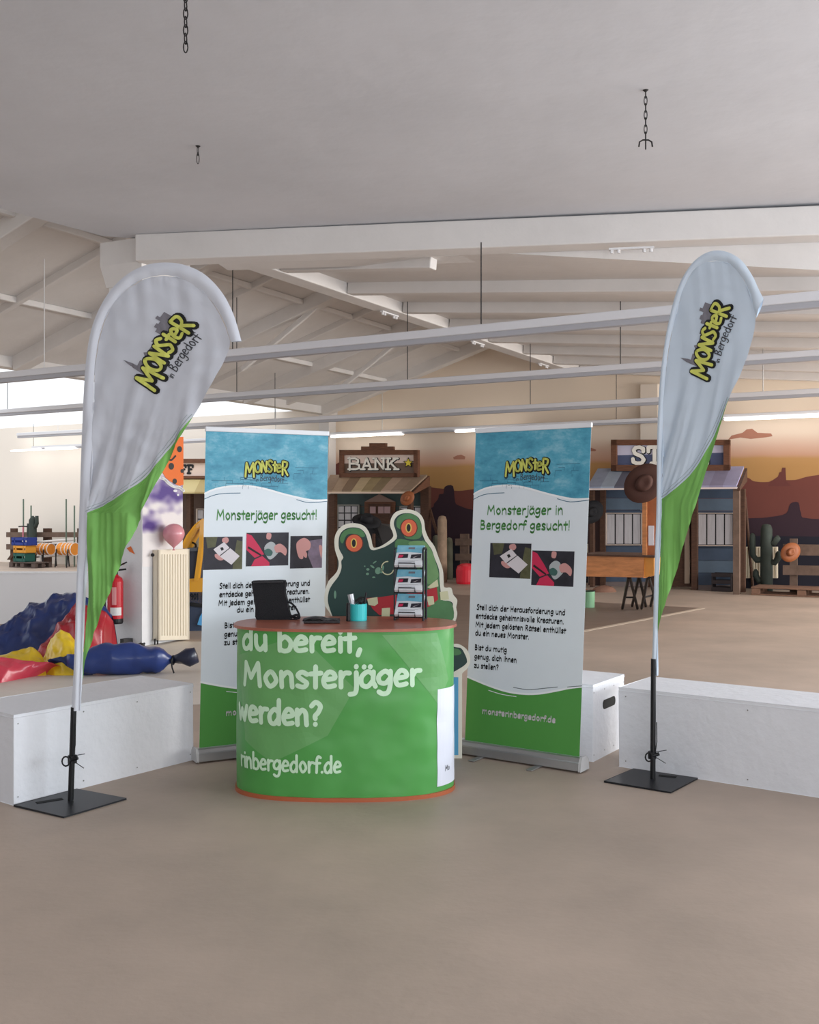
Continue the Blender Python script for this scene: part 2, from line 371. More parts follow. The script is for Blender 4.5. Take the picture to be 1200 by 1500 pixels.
# slim struts standing between the ties and the roof
for t, ua, ub in ((3.6, 3.2, 4.6), (6.6, 3.0, 4.4), (9.6, 3.0, 4.5), (12.6, .9, 2.0)):
    beam_obj('trim_%d' % n, rf(t, ub, lz(ub)-.1), rf(t, ua-.6, 4.1), .07, .09); n += 1
def bline(u): return rf((13.84-.351*u)/.95, u, rz(u))
us = [UD+8.5*k/6 for k in range(7)]
struct(MB().prism([bline(u) for u in us]+[Vector((bline(us[-1]).x, bline(us[-1]).y, 4.6)), Vector((bline(us[0]).x, bline(us[0]).y, 4.75))], (.01, .06, 0)), 'wall_fascia', roof_paint)
# bolted joint plates under the long edge beam and the low ceiling
bolts = MB()
def joint(c, d):
    bolts.box(c, (.46, .05, .02), ex=d, ey=d.cross(Z))
    for s in (-.2, -.13, .13, .2): bolts.lathe([(.018, 0), (.018, -.045)], c+d*s, 6)
for t in (2.2, 5.2, 8.2): joint(rf(t, UD-.05, rz(UD)-.19), A)
# low ceiling slab over the stand and its edge beam
ZC = 4.64
pc = [(-3.46, 11.54), (-3.1, 11.65), (-3.1, 11.72), (13, 9.15), (13, -6.5), (-10.5, -6.5), (-10.5, 1.5)]
struct(MB().prism([(x, y, ZC) for x, y in pc], (0, 0, .25)), 'ceiling', ceil_paint)
beam_obj('trim_%d' % n, (-3.05, 11.60, 4.49), (13, 9.0, 4.43), .30, .30); n += 1
joint(P(925, 364, 10.62), Vector((.987, -.16, 0)))
struct(bolts, 'trim_%d' % n, white_paint); n += 1
beam_obj('trim_%d' % n, (-2.2, 12.05, 4.52), (13, 9.55, 4.40), .34, .22); n += 1
# walls behind and left of the camera (not in the frame)
struct(MB().prism([(-10.5, -6.5, 0), (9, -6.5, 0), (9, -6.5, 4.64), (-10.5, -6.5, 4.64)], (0, -.2, 0)), 'wall_front', white_paint)
struct(MB().prism([(-10.5, -6.5, 0), (-10.5, 6, 0), (-10.5, 6, 4.64), (-10.5, -6.5, 4.64)], (-.2, 0, 0)), 'wall_near_left', white_paint)
struct(MB().prism([(-8.6, 14.0, 0), (-3.2, 14.0, 0), (-3.2, 14.0, .68), (-8.6, 14.0, .68)], (0, .3, 0)), 'wall_parapet', mat('bright_white_paint', (246, 246, 248), .6), bevel=.02)

# ------------------------------------------------------------------ column with paintings
cA = Vector((-3.045, 11.65, 0)); dR = (Vector((-2.72, 12.34, 0))-cA).normalized(); dL = Vector((-dR.y, dR.x, 0))
def zup0(p, z): return Vector((p.x, p.y, z))
col = thing('column', cA+dR*.36+dL*.25, 'square white column with airbrushed purple painting, between left flag and left banner', 'column')
MB().prism([cA, cA+dR*.72, cA+dR*.72+dL*.48, cA+dL*.48], (0, 0, 4.36)).build('shaft', white_paint, col)
cb = MB()
hh = [(cA-dR*.02-dL*.02), cA+dR*.74-dL*.02, cA+dR*.74+dL*.5, cA-dR*.02+dL*.5]
lo = [cA+Z*4.12, cA+dR*.72+Z*4.12, cA+dR*.72+dL*.48+Z*4.12, cA+dL*.48+Z*4.12]; ce = (lo[0]+lo[2])/2; ce.z = 0
mid = [zup0(ce+(zup0(p, 0)-ce)*1.16, 4.36) for p in hh]; top_ = [zup0(p, 4.63) for p in mid]
cb.add([zup0(p, 4.12) for p in hh]+mid+top_, [(0, 1, 2, 3), (8, 9, 10, 11)]+[(i+4*j, (i+1) % 4+4*j, (i+1) % 4+4*j+4, i+4*j+4) for i in range(4) for j in range(2)]); cb.build('capital', roof_paint, col)
RF = Plane(cA, -dL)
def blend(a, b, t): t = max(0, min(1, t)); return tuple(a[i]*(1-t)+b[i]*t for i in range(3))
def airbrush(px, py):
    c = (232, 226, 224); nz = noise.noise(Vector((px*.09, py*.09, 0)))
    d1 = math.hypot((px-245)/40, (py-722)/22); c = blend(c, (96, 78, 140), 1.25-d1+nz*.7 if d1 < 2 else 0)
    d2 = math.hypot((px-219)/17, (py-768)/17); c = blend(c, (84, 62, 128), 1.2-d2+nz*.5)
    if py < 640: c = blend(c, (232, 226, 224), 1)
    return c
def painted_grid(x0, x1, y0, y1, nx, ny, mp, fn, lift, name, parent, mname='airbrush_paint'):
    mb = MB(); mb.grid(lambda a, b: mp(x0+(x1-x0)*a, y0+(y1-y0)*b, lift), nx, ny)
    o = mb.build(name, vcol_mat(mname), parent)
    at = o.data.color_attributes.new('paint', 'FLOAT_COLOR', 'POINT')
    for j in range(ny+1):
        for i in range(nx+1):
            cc = lin(fn(x0+(x1-x0)*i/nx, y0+(y1-y0)*j/ny)); at.data[j*(nx+1)+i].color = (*cc, 1)
    return o
painted_grid(208.5, 267.5, 640, 830, 30, 80, RF.at, airbrush, .003, 'airbrush_painting', col)
mb = MB()
orange = [(268, 640), (268, 710), (262, 712), (250, 706), (242, 700), (236, 690), (225, 688), (228, 640)]
mb.fill(orange, RF.at, .008, 12); mb.build('orange_painting', mat('orange_paint', (226, 112, 46), .6), col)
mb = MB(); mb.ribbon(cat_rom([(234, 700), (240, 702), (246, 708), (254, 713), (262, 714), (268, 719)], 4), 4.2, RF.at, .010)
mb.disc(256, 719, 3, 2, RF.at, .010); mb.disc(260, 725, 1.6, 1.6, RF.at, .010); mb.build('white_painted_edge', white_paint, col)
mb = MB()
for x, y, r in ((250, 683, 5), (255, 705, 4), (262, 658, 4.5), (246, 663, 4), (266, 690, 3)): mb.disc(x, y, r*.8, r, RF.at, .011)
mb.ribbon(cat_rom([(256, 668), (250, 674), (246, 672)], 4), 2.5, RF.at, .011)
mb.build('black_painted_spots', black_plastic, col)
LF = Plane(cA, -dR)
mb = MB(); mb.fill([(186, 803), (192, 800), (198, 812), (190, 808)], LF.at, .004); mb.disc(181, 826, 1.5, 1.5, LF.at, .004); mb.build('orange_painting', MATS['orange_paint'], col)
# radiator
RFo = RF.off(.10)
rad = thing('radiator', zup(RF.at(255, 900, .06), 0), 'tall cream ribbed panel radiator on the white column', 'radiator')
cream = mat('cream_enamel', (233, 222, 200), .35, spec=.5)
p = [RFo.at(x, y) for x, y in ((233, 806), (277, 804.5), (277, 936), (233, 937.5))]
MB().prism(p, dL*.02).build('front_panel', cream, rad, bevel=.006)
mb = MB(); q = [RFo.at(233, 806), RFo.at(233, 937.5)]; mb.prism([q[0], q[1], q[1]+dL*.085, q[0]+dL*.085], dR*.02)
q = [RFo.at(277, 804.5), RFo.at(277, 936)]; mb.prism([q[0], q[1], q[1]+dL*.085, q[0]+dL*.085], -dR*.02); mb.build('side_panel', cream, rad)
for i in range(10):
    x = 237.5+i*3.9
    mb = MB(); a, b = RFo.at(x, 812, .004), RFo.at(x, 931, .004); mb.tube([a, b], .009, 6); mb.build('rib', cream, rad)
mb = MB(); a = RFo.at(229.5, 813)+dL*.05; mb.lathe([(.02, 0), (.02, .02)], a, 8, ax=-dR); mb.build('vent_plug', black_plastic, rad)
mb = MB()
for x in (232, 236): a = RFo.at(x, 936)+dL*.05; mb.tube([a, zup(a, .0)], .011, 6)
mb.build('pipe', dark_steel, rad)
# balloon
bl = thing('balloon', RFo.at(248, 803), 'pink balloon on top of the cream radiator', 'balloon')
bc = RFo.at(248.5, 783, .06); br = .126
mb = MB(); prof = [(.002, -1.32), (.03, -1.3), (.12, -1.15), (.45, -.86), (.8, -.5), (.97, -.12), (1.0, .1), (.95, .38), (.8, .66), (.55, .88), (.28, .99), (.02, 1.02)]
mb.lathe([(r*br, z*br) for r, z in prof], bc, 24); mb.build('skin', mat('pink_latex', (222, 150, 158), .3, spec=.5, coat=.3), bl, smooth=True)
mb = MB(); mb.lathe([(.02, 0), (.006, .02)], bc-Z*br*1.46, 8); mb.build('knot', MATS['pink_latex'], bl)
# fire extinguisher
ec = LF.at(179.5, 874, .12); ez0 = LF.at(179.5, 912, .12).z
ex = thing('fire_extinguisher', Vector((ec.x, ec.y, ez0)), 'red fire extinguisher hanging on the white column', 'fire extinguisher')
redm = mat('red_enamel', (196, 28, 42), .3, coat=.3)
base = Vector((ec.x, ec.y, ez0)); R = .088
MB().lathe([(R*.9, 0), (R, .02), (R, .06)], base, 20).build('base_ring', black_plastic, ex)
MB().lathe([(R, .06), (R, .48), (R*.85, .52), (R*.4, .55), (.03, .56)], base, 24).build('cylinder', redm, ex, smooth=False)
mb = MB(); mb.lathe([(.03, .55), (.03, .6)], base, 10); mb.beam(base+Vector((-.05, 0, .6)), base+Vector((.12, 0, .62)), .03, .02); mb.beam(base+Vector((-.03, 0, .62)), base+Vector((.13, 0, .70)), .03, .015)
mb.build('valve_lever', dark_steel, ex)
mb = MB(); mb.tube([base+Vector(q) for q in ((-.03, 0, .6), (-.1, -.01, .57), (-.13, -.01, .45), (-.11, -.03, .2), (-.08, -.05, .12))], .012, 6); mb.build('hose', black_plastic, ex)
def cylmap(c, r):
    def f(x, y, lift=0):   # x: arc metres, y: height metres
        a = -math.pi/2+x/r+.3; return Vector((c.x+(r+lift)*math.cos(a), c.y+(r+lift)*math.sin(a), c.z+y))
    return f
mb = MB(); cm = cylmap(base, R); mb.grid(lambda a, b: cm(-.06+.13*a, .1+.09*b, .002), 8, 1); mb.build('white_label', mat('paper_white', (232, 230, 226), .6), ex)
mb = MB(); mb.grid(lambda a, b: cm(-.04+.05*a, .22+.2*b, .002), 5, 1); mb.build('print', mat('pink_print', (226, 150, 150), .5), ex)

# ------------------------------------------------------------------ white plywood boxes
def ply_box(name, cx, cy, dx, Lx, dy, Ly, H, label, slot=None, lip=None):
    c = Vector((cx, cy, 0)); dx = Vector((*dx, 0)).normalized(); dy = Vector((*dy, 0)).normalized()
    t = thing(name, c+dx*Lx/2+dy*Ly/2, label, 'box', 'white plywood boxes around the stand')
    wp = mat('white_ply', (228, 230, 235), .55, var=.03, scale=3, bump=.25, bscale=18)
    MB().prism([c, c+dx*Lx, c+dx*Lx+dy*Ly, c+dy*Ly], (0, 0, H-.018)).build('body', wp, t, bevel=.003)
    e = .001
    MB().prism([c-dx*e-dy*e+Z*(H-.0175), c+dx*(Lx+e)-dy*e+Z*(H-.0175), c+dx*(Lx+e)+dy*(Ly+e)+Z*(H-.0175), c-dx*e+dy*(Ly+e)+Z*(H-.0175)], (0, 0, .0175)).build('lid', wp, t, bevel=.003)
    mb = MB()
    for a in (.02, .35, .65, .98):
        for z in (.04, H-.05):
            for q, nn in ((c+dx*(Lx*a)-dy*.0015, -dy),):
                mb.lathe([(.004, 0), (.004, .001)], q+Z*z, 8, ax=nn)
    mb.build('screw_heads', steel, t, kind='stuff')
    if slot:
        o, d, nn, ww, z = slot
        mb = MB(); pts = []
        cc = o+Z*z
        for k in range(16):
            an = 2*math.pi*k/16; r = .026
            pts.append(cc+d*((ww/2-r)*(1 if math.cos(an) > 0 else -1)+r*math.cos(an))+Z*(r*math.sin(an)*1.15))
        mb.prism(pts, nn*.002); mb.build('grip_slot', mat('slot_dark', (16, 16, 18), .8), t)
    return t
bl_d = (.598, .802); bl_n = (-.802, .598)
c = Vector((-2.064, 5.337, 0)); DX = Vector((*bl_d, 0)); DY = Vector((*bl_n, 0))
ply_box('plywood_box', c.x, c.y, bl_d, 1.22, bl_n, .5, .473, 'long white plywood box behind the left flag base', (c+DY*.27, DY, -DX, .13, .27))
b2x = Vector((.555, .832, 0)); b2y = Vector((-.832, .555, 0)); c = Vector((1.124, 6.27, 0))
ply_box('plywood_box', c.x, c.y, (.555, .832), .5, (-.832, .555), .5, .472, 'small white plywood box with black grip slot, between right banner and right flag', (c+b2x*.25, b2x, Vector((b2x.y, -b2x.x, 0)), .20, .325))
c = Vector((1.259, 6.153, 0))
ply_box('plywood_box', c.x, c.y, (.812, -.583), 2.2, (.583, .812), .5, .476, 'long grey-white plywood box behind the right flag base')

# ------------------------------------------------------------------ printed logo (wordmark and town skyline)
lime = mat('lime_print', (208, 212, 104), .6); ink = mat('black_print', (26, 28, 30), .6); grey_ink = mat('grey_print', (122, 120, 128), .6); dgrey_ink = mat('dark_grey_print', (66, 68, 74), .6)
def logo(parent, mp, o, ex, ey, lift, maxlen=None, seg=None, wl=.26, wb=.62):
    """o: pixel of the wordmark's left foot; ex, ey: pixel vectors of one unit along / up (word is 6.4 wide, ~1.6 high)"""
    def lm(x, y, l): return mp(o[0]+ex[0]*x+ey[0]*y, o[1]+ex[1]*x+ey[1]*y, l)
    def arch(x): return .55-.055*(x-3.1)**2
    sky = MB()
    for poly in ([(.7, 1.2), (.72, 2.3), (.85, 3.1), (1.0, 2.3), (1.02, 1.95), (1.5, 2.0), (1.55, 1.2)],
                 [(3.9, 1.2), (3.9, 2.3), (4.15, 2.3), (4.15, 2.55), (4.5, 2.55), (4.5, 2.4), (4.75, 2.4), (4.75, 2.85), (5.0, 2.85), (5.0, 2.6), (5.5, 2.6), (5.55, 1.2)],
                 [(1.5, 1.2), (1.5, 1.9), (1.9, 1.9), (2.1, 2.15), (2.3, 1.9), (3.1, 1.9), (3.1, 2.1), (3.4, 2.1), (3.4, 1.9), (3.9, 1.9), (3.9, 1.2)]):
        sky.fill(poly, lm, lift, maxlen and .22)
    sky.build('skyline_print', grey_ink, parent)
    k = MB(); l = MB()
    word = [('M', 0, 1.15, 0), ('O', 1.25, .9, .25), ('N', 2.15, .9, .12), ('S', 3.0, .95, .1), ('t', 3.8, .85, .25), ('e', 4.25, .95, .18), ('R', 4.95, 1.15, -.05)]
    for ch, x, s, dy in word:
        for q in glyph(ch)[1]:
            pts = [(x+a*s*.98, arch(x)-.25+dy+b*s*.98*(1.0 if ch.isupper() else 1.02)) for a, b in q]
            k.ribbon([(a+.05, b-.05) for a, b in pts], wb, lm, lift*1.7, seg=seg); l.ribbon(pts, wl, lm, lift*3.6, seg=seg)
    k.build('wordmark_outline', ink, parent); l.build('wordmark', lime, parent)
    t = MB()
    def lm2(x, y, ll): return lm(x, arch(x)-1.25+y, ll)
    write(t, 'in', 1.55, 1.85, 0, lm2, .28, .06, lift*1.6, updown=1); write(t, 'Bergedorf', 2.1, 5.3, 0, lm2, .5, .085, lift*1.6, updown=1, seg=seg)
    t.build('lettering', dgrey_ink, parent)

# ------------------------------------------------------------------ roll-up banners
green_print = mat('green_print', (84, 156, 72), .45, var=.04, scale=2)
panel_white = mat('banner_white', (228, 237, 243), .45, var=.025, scale=3)
def blue_mat():
    m = bpy.data.materials.new('blue_wall_print'); m.use_nodes = True; nt = m.node_tree; b = nt.nodes['Principled BSDF']; b.inputs['Roughness'].default_value = .45
    tc = nt.nodes.new('ShaderNodeTexCoord'); n1 = nt.nodes.new('ShaderNodeTexNoise'); n1.inputs['Scale'].default_value = 5; n1.inputs['Detail'].default_value = 8; n1.inputs['Roughness'].default_value = .7
    mp = nt.nodes.new('ShaderNodeMapping'); mp.inputs['Scale'].default_value = (1, 1, 1.8); nt.links.new(tc.outputs['Object'], mp.inputs[0]); nt.links.new(mp.outputs[0], n1.inputs['Vector'])
    r = nt.nodes.new('ShaderNodeValToRGB'); cr = r.color_ramp; cr.elements.new(.5)
    for e, (p, c) in zip(cr.elements, ((.3, (50, 128, 158)), (.52, (82, 164, 190)), (.75, (158, 206, 220)))): e.position = p; e.color = (*lin(c), 1)
    nt.links.new(n1.outputs['Fac'], r.inputs[0]); nt.links.new(r.outputs[0], b.inputs['Base Color']); return m
blue_print = blue_mat(); brick_line = mat('blue_line_print', (44, 100, 128), .5); thin_line = mat('thin_line_print', (78, 92, 96), .5)
skin = mat('hand_print', (206, 150, 146), .5); night = mat('dark_photo_print', (44, 42, 52), .5, var=.4, scale=14); paper = mat('paper_print', (222, 216, 220), .5)
jacket = mat('pink_jacket_print', (206, 44, 84), .5); olive = mat('olive_photo_print', (92, 92, 64), .5, var=.3, scale=20); purple_p = mat('purple_photo_print', (128, 112, 132), .5, var=.3, scale=16); glass_p = mat('glass_photo_print', (176, 182, 184), .5)
dteal = mat('teal_photo_print', (60, 98, 92), .5)
def rollup(label, BL, BR, lean, ztop, photos, texts, feet, urlx, headline_col=(74, 142, 70)):
    BL = Vector((*BL, 0)); BR = Vector((*BR, 0)); d = (BR-BL).normalized(); nrm = Vector((d.y, -d.x, 0)); Wd = (BR-BL).length
    t = thing('rollup_banner', (BL+BR)/2, label, 'banner', 'roll-up banners behind the counter')
    z0 = .085; H = ztop-z0-.02; b0 = BL+d*.02; W2 = Wd-.04
    def mp(u, v, lift=0.0):
        bow = .008*math.sin(math.pi*u)
        return b0+d*(u*W2+lean*(1-v))+nrm*(lift-bow*0)+Z*(z0+H*(1-v))-nrm*(.03*(1-v))
    # cassette
    mb = MB(); prof = [(-.055, .01), (-.05, .065), (-.03, .085), (.03, .085), (.05, .06), (.055, .01)]
    mb.prism([BL+nrm*a+Z*b for a, b in prof], d*Wd); mb.build('cassette', mat('brushed_aluminium', (176, 176, 176), .35, .75), t, bevel=.004)
    for P0, s in ((BL, -1), (BR, 1)):
        mb = MB(); mb.prism([P0+nrm*a*1.05+Z*(b*1.04) for a, b in prof], d*.012*s); mb.build('end_cap', mat('grey_plastic', (200, 200, 200), .45), t, bevel=.003)
    for f in feet:
        mb = MB(); mb.beam(BL+d*(Wd*f)+nrm*.03+Z*.006, BL+d*(Wd*f)+nrm*.17+Z*.006, .04, .008); mb.build('foot', MATS['brushed_aluminium'], t, bevel=.003)
    MB().tube([mp(.5, 1, -.02), mp(.5, .01, -.025)], .011, 8).build('rear_pole', steel, t)
    MB().grid(lambda a, b: mp(a, b, 0), 8, 20).build('print_panel', panel_white, t, solid=.0008)
    MB().beam(mp(-.005, -.004, 0), mp(1.005, -.004, 0), .022, .03).build('top_rail', mat('white_rail', (232, 234, 238), .4), t, bevel=.004)
    wave = cat_rom([(0, .198), (.05, .188), (.13, .178), (.25, .172), (.36, .173), (.48, .181), (.62, .196), (.75, .208), (.88, .217), (1, .216)], 4)
    MB().fill([(0, .003), (1, .003)]+list(reversed(wave)), mp, .001).build('blue_wall_print', blue_print, t)
    mb = MB(); mb.ribbon([(a, b+.003) for a, b in wave], .006, mp, .0014); mb.build('white_wave_line', mat('pure_white_print', (244, 248, 250), .5), t)
    mb = MB(); mb.ribbon(cat_rom([(0, .218), (.07, .206), (.15, .2), (.28, .198)], 4), .0022, mp, .0014); mb.ribbon(cat_rom([(.74, .218), (.85, .228), (1, .223)], 4), .0022, mp, .0014)
    rnd = random.Random(5)
    for (x0, x1, y0, rows) in ((.07, .36, .148, 3), (.3, .62, .155, 3), (.72, .88, .112, 4)):
        for r in range(rows):
            y = y0+r*.010; x = x0+rnd.uniform(-.02, .03)
            while x < x1:
                wdt = rnd.uniform(.04, .08)
                if rnd.random() < .7: mb.ribbon([(x, y), (x+wdt, y)], .0016, mp, .0014, round_=False)
                if rnd.random() < .6: mb.ribbon([(x, y), (x, y+.010)], .0022, mp, .0014, round_=False)
                x += wdt
    mb.build('brick_line_print', brick_line, t, kind='stuff')
    gw = cat_rom([(0, .797), (.1, .808), (.22, .82), (.36, .83), (.5, .832), (.64, .826), (.78, .812), (.9, .798), (1, .790)], 4)
    MB().fill(gw+[(1, .9995), (0, .9995)], mp, .001).build('green_print', green_print, t)
    mb = MB(); mb.ribbon([(a, b-.003) for a, b in gw], .006, mp, .0014); mb.ribbon(cat_rom([(.2, .83), (.32, .838), (.45, .84)], 3), .002, mp, .0016); mb.build('white_wave_line', MATS['pure_white_print'], t)
    mb = MB(); mb.ribbon(cat_rom([(.42, .812), (.55, .814), (.68, .805), (.8, .796)], 3), .002, mp, .0016); mb.ribbon(cat_rom([(.88, .793), (.95, .788), (1, .785)], 3), .002, mp, .0016); mb.build('dark_wave_line', thin_line, t)
    logo(t, mp, (texts['logo'][0], .139), ((texts['logo'][1]-texts['logo'][0])/6.3, 0), (0, -.0262), .0008, wl=.25, wb=.56)
    hm = mat('headline_green', headline_col, .5); mb = MB()
    for s, u0, u1, v, h, wd in texts['head']: write(mb, s, u0, u1, v, mp2(mp), h, wd, .0016)
    mb.build('headline', hm, t)
    for s, u0, u1, v in texts['body']:
        mb = MB(); write(mb, s, u0, u1, v, mp2(mp), .0106, .0046, .0016); mb.build('lettering', ink, t)
    mb = MB(); write(mb, 'monsterinbergedorf.de', urlx[0], urlx[1], .906, mp2(mp), .0112, .0054, .0018); mb.build('web_address', paper, t)
    for kind, u0, u1, v0, v1 in photos:
        def pm(x, y, l): return mp(u0+(u1-u0)*x, v0+(v1-v0)*y, l)
        base = MB().fill([(0, 0), (1, 0), (1, 1), (0, 1)], pm, .0014).build('photo_print', {'card': night, 'jar': night, 'hand': night}[kind], t)
        def sh(m, pts, l=.0019, sm=False):
            MB().fill(cat_rom(pts+[pts[0]], 4)[:-1] if sm else pts, pm, l).build('photo_detail', m, base)
        if kind == 'card':
            sh(olive, [(.85, .1), (1, .15), (1, 1), (.75, 1), (.8, .5)]); sh(olive, [(.05, .0), (.35, 0), (.3, .3), (.1, .35)])
            sh(skin, [(.48, .05), (.6, .02), (.64, .12), (.58, .2), (.48, .16)], .0022, True); sh(skin, [(.3, .52), (.42, .56), (.52, .68), (.42, .72), (.3, .62)], .0022, True)
            sh(paper, [(.25, .38), (.52, .16), (.66, .34), (.4, .58)], .0026); sh(paper, [(.42, .6), (.68, .35), (.93, .6), (.72, .86)], .0026)
            sh(ink, [(.42, .34), (.48, .31), (.52, .38), (.46, .43)], .003)
        if kind == 'jar':
            sh(jacket, [(.0, .02), (.12, .08), (.3, .4), (.42, .65), (.2, .75), (0, .5)]); sh(jacket, [(.12, 1), (.2, .8), (.38, .7), (.55, .9), (.55, 1)])
            sh(glass_p, [(.42, .45), (.55, .28), (.68, .35), (.7, .6), (.75, .62), (.6, .8), (.5, .75)], .0022, True); sh(dteal, [(.42, .55), (.52, .48), (.62, .58), (.58, .7), (.46, .68)], .0026, True)
            sh(skin, [(.48, .02), (.58, .04), (.56, .2), (.47, .18)], .0026, True); sh(skin, [(.66, .42), (.8, .34), (.95, .5), (.93, .7), (.82, .6), (.7, .6)], .0026, True)
            sh(ink, [(.05, .4), (.36, .66), (.34, .7), (.03, .46)], .0024)
        if kind == 'hand':
            sh(purple_p, [(.6, .15), (1, .1), (1, 1), (.72, 1), (.55, .6)]); sh(skin, [(.2, .2), (.42, .06), (.62, .2), (.6, .42), (.42, .5), (.4, .7), (.28, .68), (.2, .45)], .0022, True)
            sh(skin, [(.42, .4), (.52, .55), (.5, .68), (.4, .6)], .0024, True); sh(skin, [(.9, .3), (1, .35), (.98, .7), (.92, .5)], .0022, True)
    return t, mp
def mp2(mp): return mp
bodyR = [('Stell dich der Herausforderung und', .065, .84, .574), ('entdecke geheimnisvolle Kreaturen.', .06, .83, .602), ('Mit jedem gelösten Rätsel enthüllst', .06, .85, .630), ('du ein neues Monster.', .06, .54, .657),
         ('Bist du mutig', .06, .35, .704), ('genug, dich ihnen', .06, .44, .733), ('zu stellen?', .06, .28, .762)]
rollup('roll-up banner right of the counter, two-line green headline above two photos', (.336, 6.50), (1.02, 6.03), .062, 2.055,
       [('card', .17, .535, .358, .468), ('jar', .545, .9, .379, .487)],
       {'logo': (.28, .69), 'head': [('Monsterjäger in', .13, .79, .266, .0180, .0068), ('Bergedorf gesucht!', .07, .85, .314, .0180, .0068)], 'body': bodyR}, (.2, .68), (.15, .79))
bodyL = [('Stell dich der Herausforderung und', .13, .865, .502), ('entdecke geheimnisvolle Kreaturen.', .13, .86, .529), ('Mit jedem gelösten Rätsel enthüllst', .125, .865, .556), ('du ein neues Monster.', .27, .76, .580),
         ('Bist du mutig', .175, .46, .628), ('genug, dich ihnen', .175, .55, .656), ('zu stellen?', .175, .4, .682)]
rollup('roll-up banner left of the counter, one-line green headline above three photos', (-1.305, 6.26), (-.545, 6.66), .05, 2.055,
       [('card', .0, .305, .338, .442), ('jar', .335, .68, .326, .434), ('hand', .695, .965, .338, .445)],
       {'logo': (.31, .69), 'head': [('Monsterjäger gesucht!', .095, .91, .283, .020, .007)], 'body': bodyL}, (.3, .75), (.2, .84))

# ------------------------------------------------------------------ counter
CC = Vector((-.357, 5.73, 0)); CA_, CB_, CN = .60, .325, 2.5
def oval(t, a=CA_, b=CB_):
    c, s = math.cos(t), math.sin(t)
    return Vector((CC.x+a*math.copysign(abs(c)**(2/CN), c), CC.y+b*math.copysign(abs(s)**(2/CN), s), 0))
HT = .912
ct = thing('promotion_counter', CC, 'oval pop-up counter wrapped in green print with a reddish-brown wood top', 'counter')
def oval_prism(a, b, z0, h, n=96):
    return MB().prism([oval(2*math.pi*k/n, a, b)+Z*z0 for k in range(n)], (0, 0, h))
topm = mat('cherry_wood_top', (168, 98, 78), .3, var=.2, scale=3, stretch=(1, 7, 1), spec=.5)
edge_m = mat('copper_edge', (176, 96, 62), .4)
oval_prism(CA_+.02, CB_+.02, HT-.015, .015).build('worktop', topm, ct, bevel=.003)
oval_prism(CA_+.012, CB_+.012, 0, .022).build('base_plate', edge_m, ct, bevel=.003)
# arc-length table of the front
N = 720; pts = [oval(math.pi+math.pi*k/N*1.0) for k in range(N+1)]; acc = [0.0]
for a, b in zip(pts, pts[1:]): acc.append(acc[-1]+(b-a).length)
def wrap_at(s, z, lift=0.0):
    s = max(0.0001, min(acc[-1]-.0001, s)); lo, hi = 0, N
    while hi-lo > 1:
        m = (lo+hi)//2
        if acc[m] <= s: lo = m
        else: hi = m
    t = (s-acc[lo])/(acc[hi]-acc[lo]+1e-9); p = pts[lo].lerp(pts[hi], t); tg = (pts[hi]-pts[lo]).normalized(); nn = Vector((tg.y, -tg.x, 0))
    w_ = .0055*noise.noise(Vector((s*5, z*7, 1)))+.003*noise.noise(Vector((s*11, z*13, 5)))+.0018*math.sin(s*22+z*4)
    wig = w_*min(1, (s)/.1)*min(1, (acc[-1]-s)/.1)
    return p+nn*(lift+.004+wig)+Z*min(z, HT-.0165)
def s_of_px(px):
    best = None
    for k in range(N+1):
        x = 600+F*pts[k].x/pts[k].y
        d = abs(x-px)
        if best is None or d < best[0]: best = (d, acc[k], k)
    return best[1]
wm = mat('counter_green', (82, 158, 78), .38, var=.05, scale=2)
MB().grid(lambda a, b: wrap_at(acc[-1]*a, .022+(HT-.038)*b), 150, 70).build('wrap', wm, ct, smooth=True)
bk = [oval(math.pi*k/60, CA_-.002, CB_-.002) for k in range(61)]
MB().add([p+Z*.022 for p in bk]+[p+Z*(HT-.016) for p in bk], [(i, i+1, 62+i, 61+i) for i in range(60)]).build('rear_shell', mat('grey_panel', (120, 124, 124), .6), ct)
# lighter facets printed behind the words
fac = mat('counter_green_light', (104, 164, 98), .4); fac2 = mat('counter_green_deep', (60, 152, 72), .4)
mintp = mat('mint_lettering', (204, 236, 204), .5)
def wm_(x, y, lift): return wrap_at(x, y, lift)
def zrow(py, Y=5.40): return EYE-(py-752)/F*Y+.003
mb = MB(); mb.fill([(s_of_px(352), .75), (s_of_px(440), .88), (s_of_px(520), .60), (s_of_px(480), .35), (s_of_px(400), .20), (s_of_px(360), .3)], wm_, .0012, .04)
mb.fill([(s_of_px(560), .88), (s_of_px(640), .88), (s_of_px(655), .62), (s_of_px(640), .5)], wm_, .0012, .04); mb.build('facet_print', fac, ct)
def line(t, x0, x1, py, h, wd, py1=None, s0=None):
    mb = MB(); a = s_of_px(x0) if s0 is None else s0; b = s_of_px(x1)
    write(mb, t, a, b, zrow(py), wm_, h, wd, .0025, y1=zrow(py1) if py1 else None, updown=1, seg=.03); mb.build('lettering', mintp, ct)
line('du bereit,', 357, 527, 957.0, .076, .026)
line('Monsterjäger', 359, 613, 1011, .080, .026, 1008)
sw = (s_of_px(469)-s_of_px(364))/(text_w('erden?'))
line('werden?', 0, 469, 1065, .080, .026, s0=max(.002, s_of_px(364)-sw*1.0))
su = (s_of_px(498)-s_of_px(358))/text_w('inbergedorf.de')
line('rinbergedorf.de', 0, 498, 1134.5, .056, .0145, s0=max(.004, s_of_px(358)-su*.45))
mb = MB(); s0, s1 = s_of_px(640), acc[-1]-.002
mb.grid(lambda a, b: wrap_at(s0+(s1-s0)*a, zrow(1164)+(zrow(1018)-zrow(1164))*b, .0025), 10, 20); mb.build('white_label_panel', mat('label_white', (224, 228, 240), .4), ct)
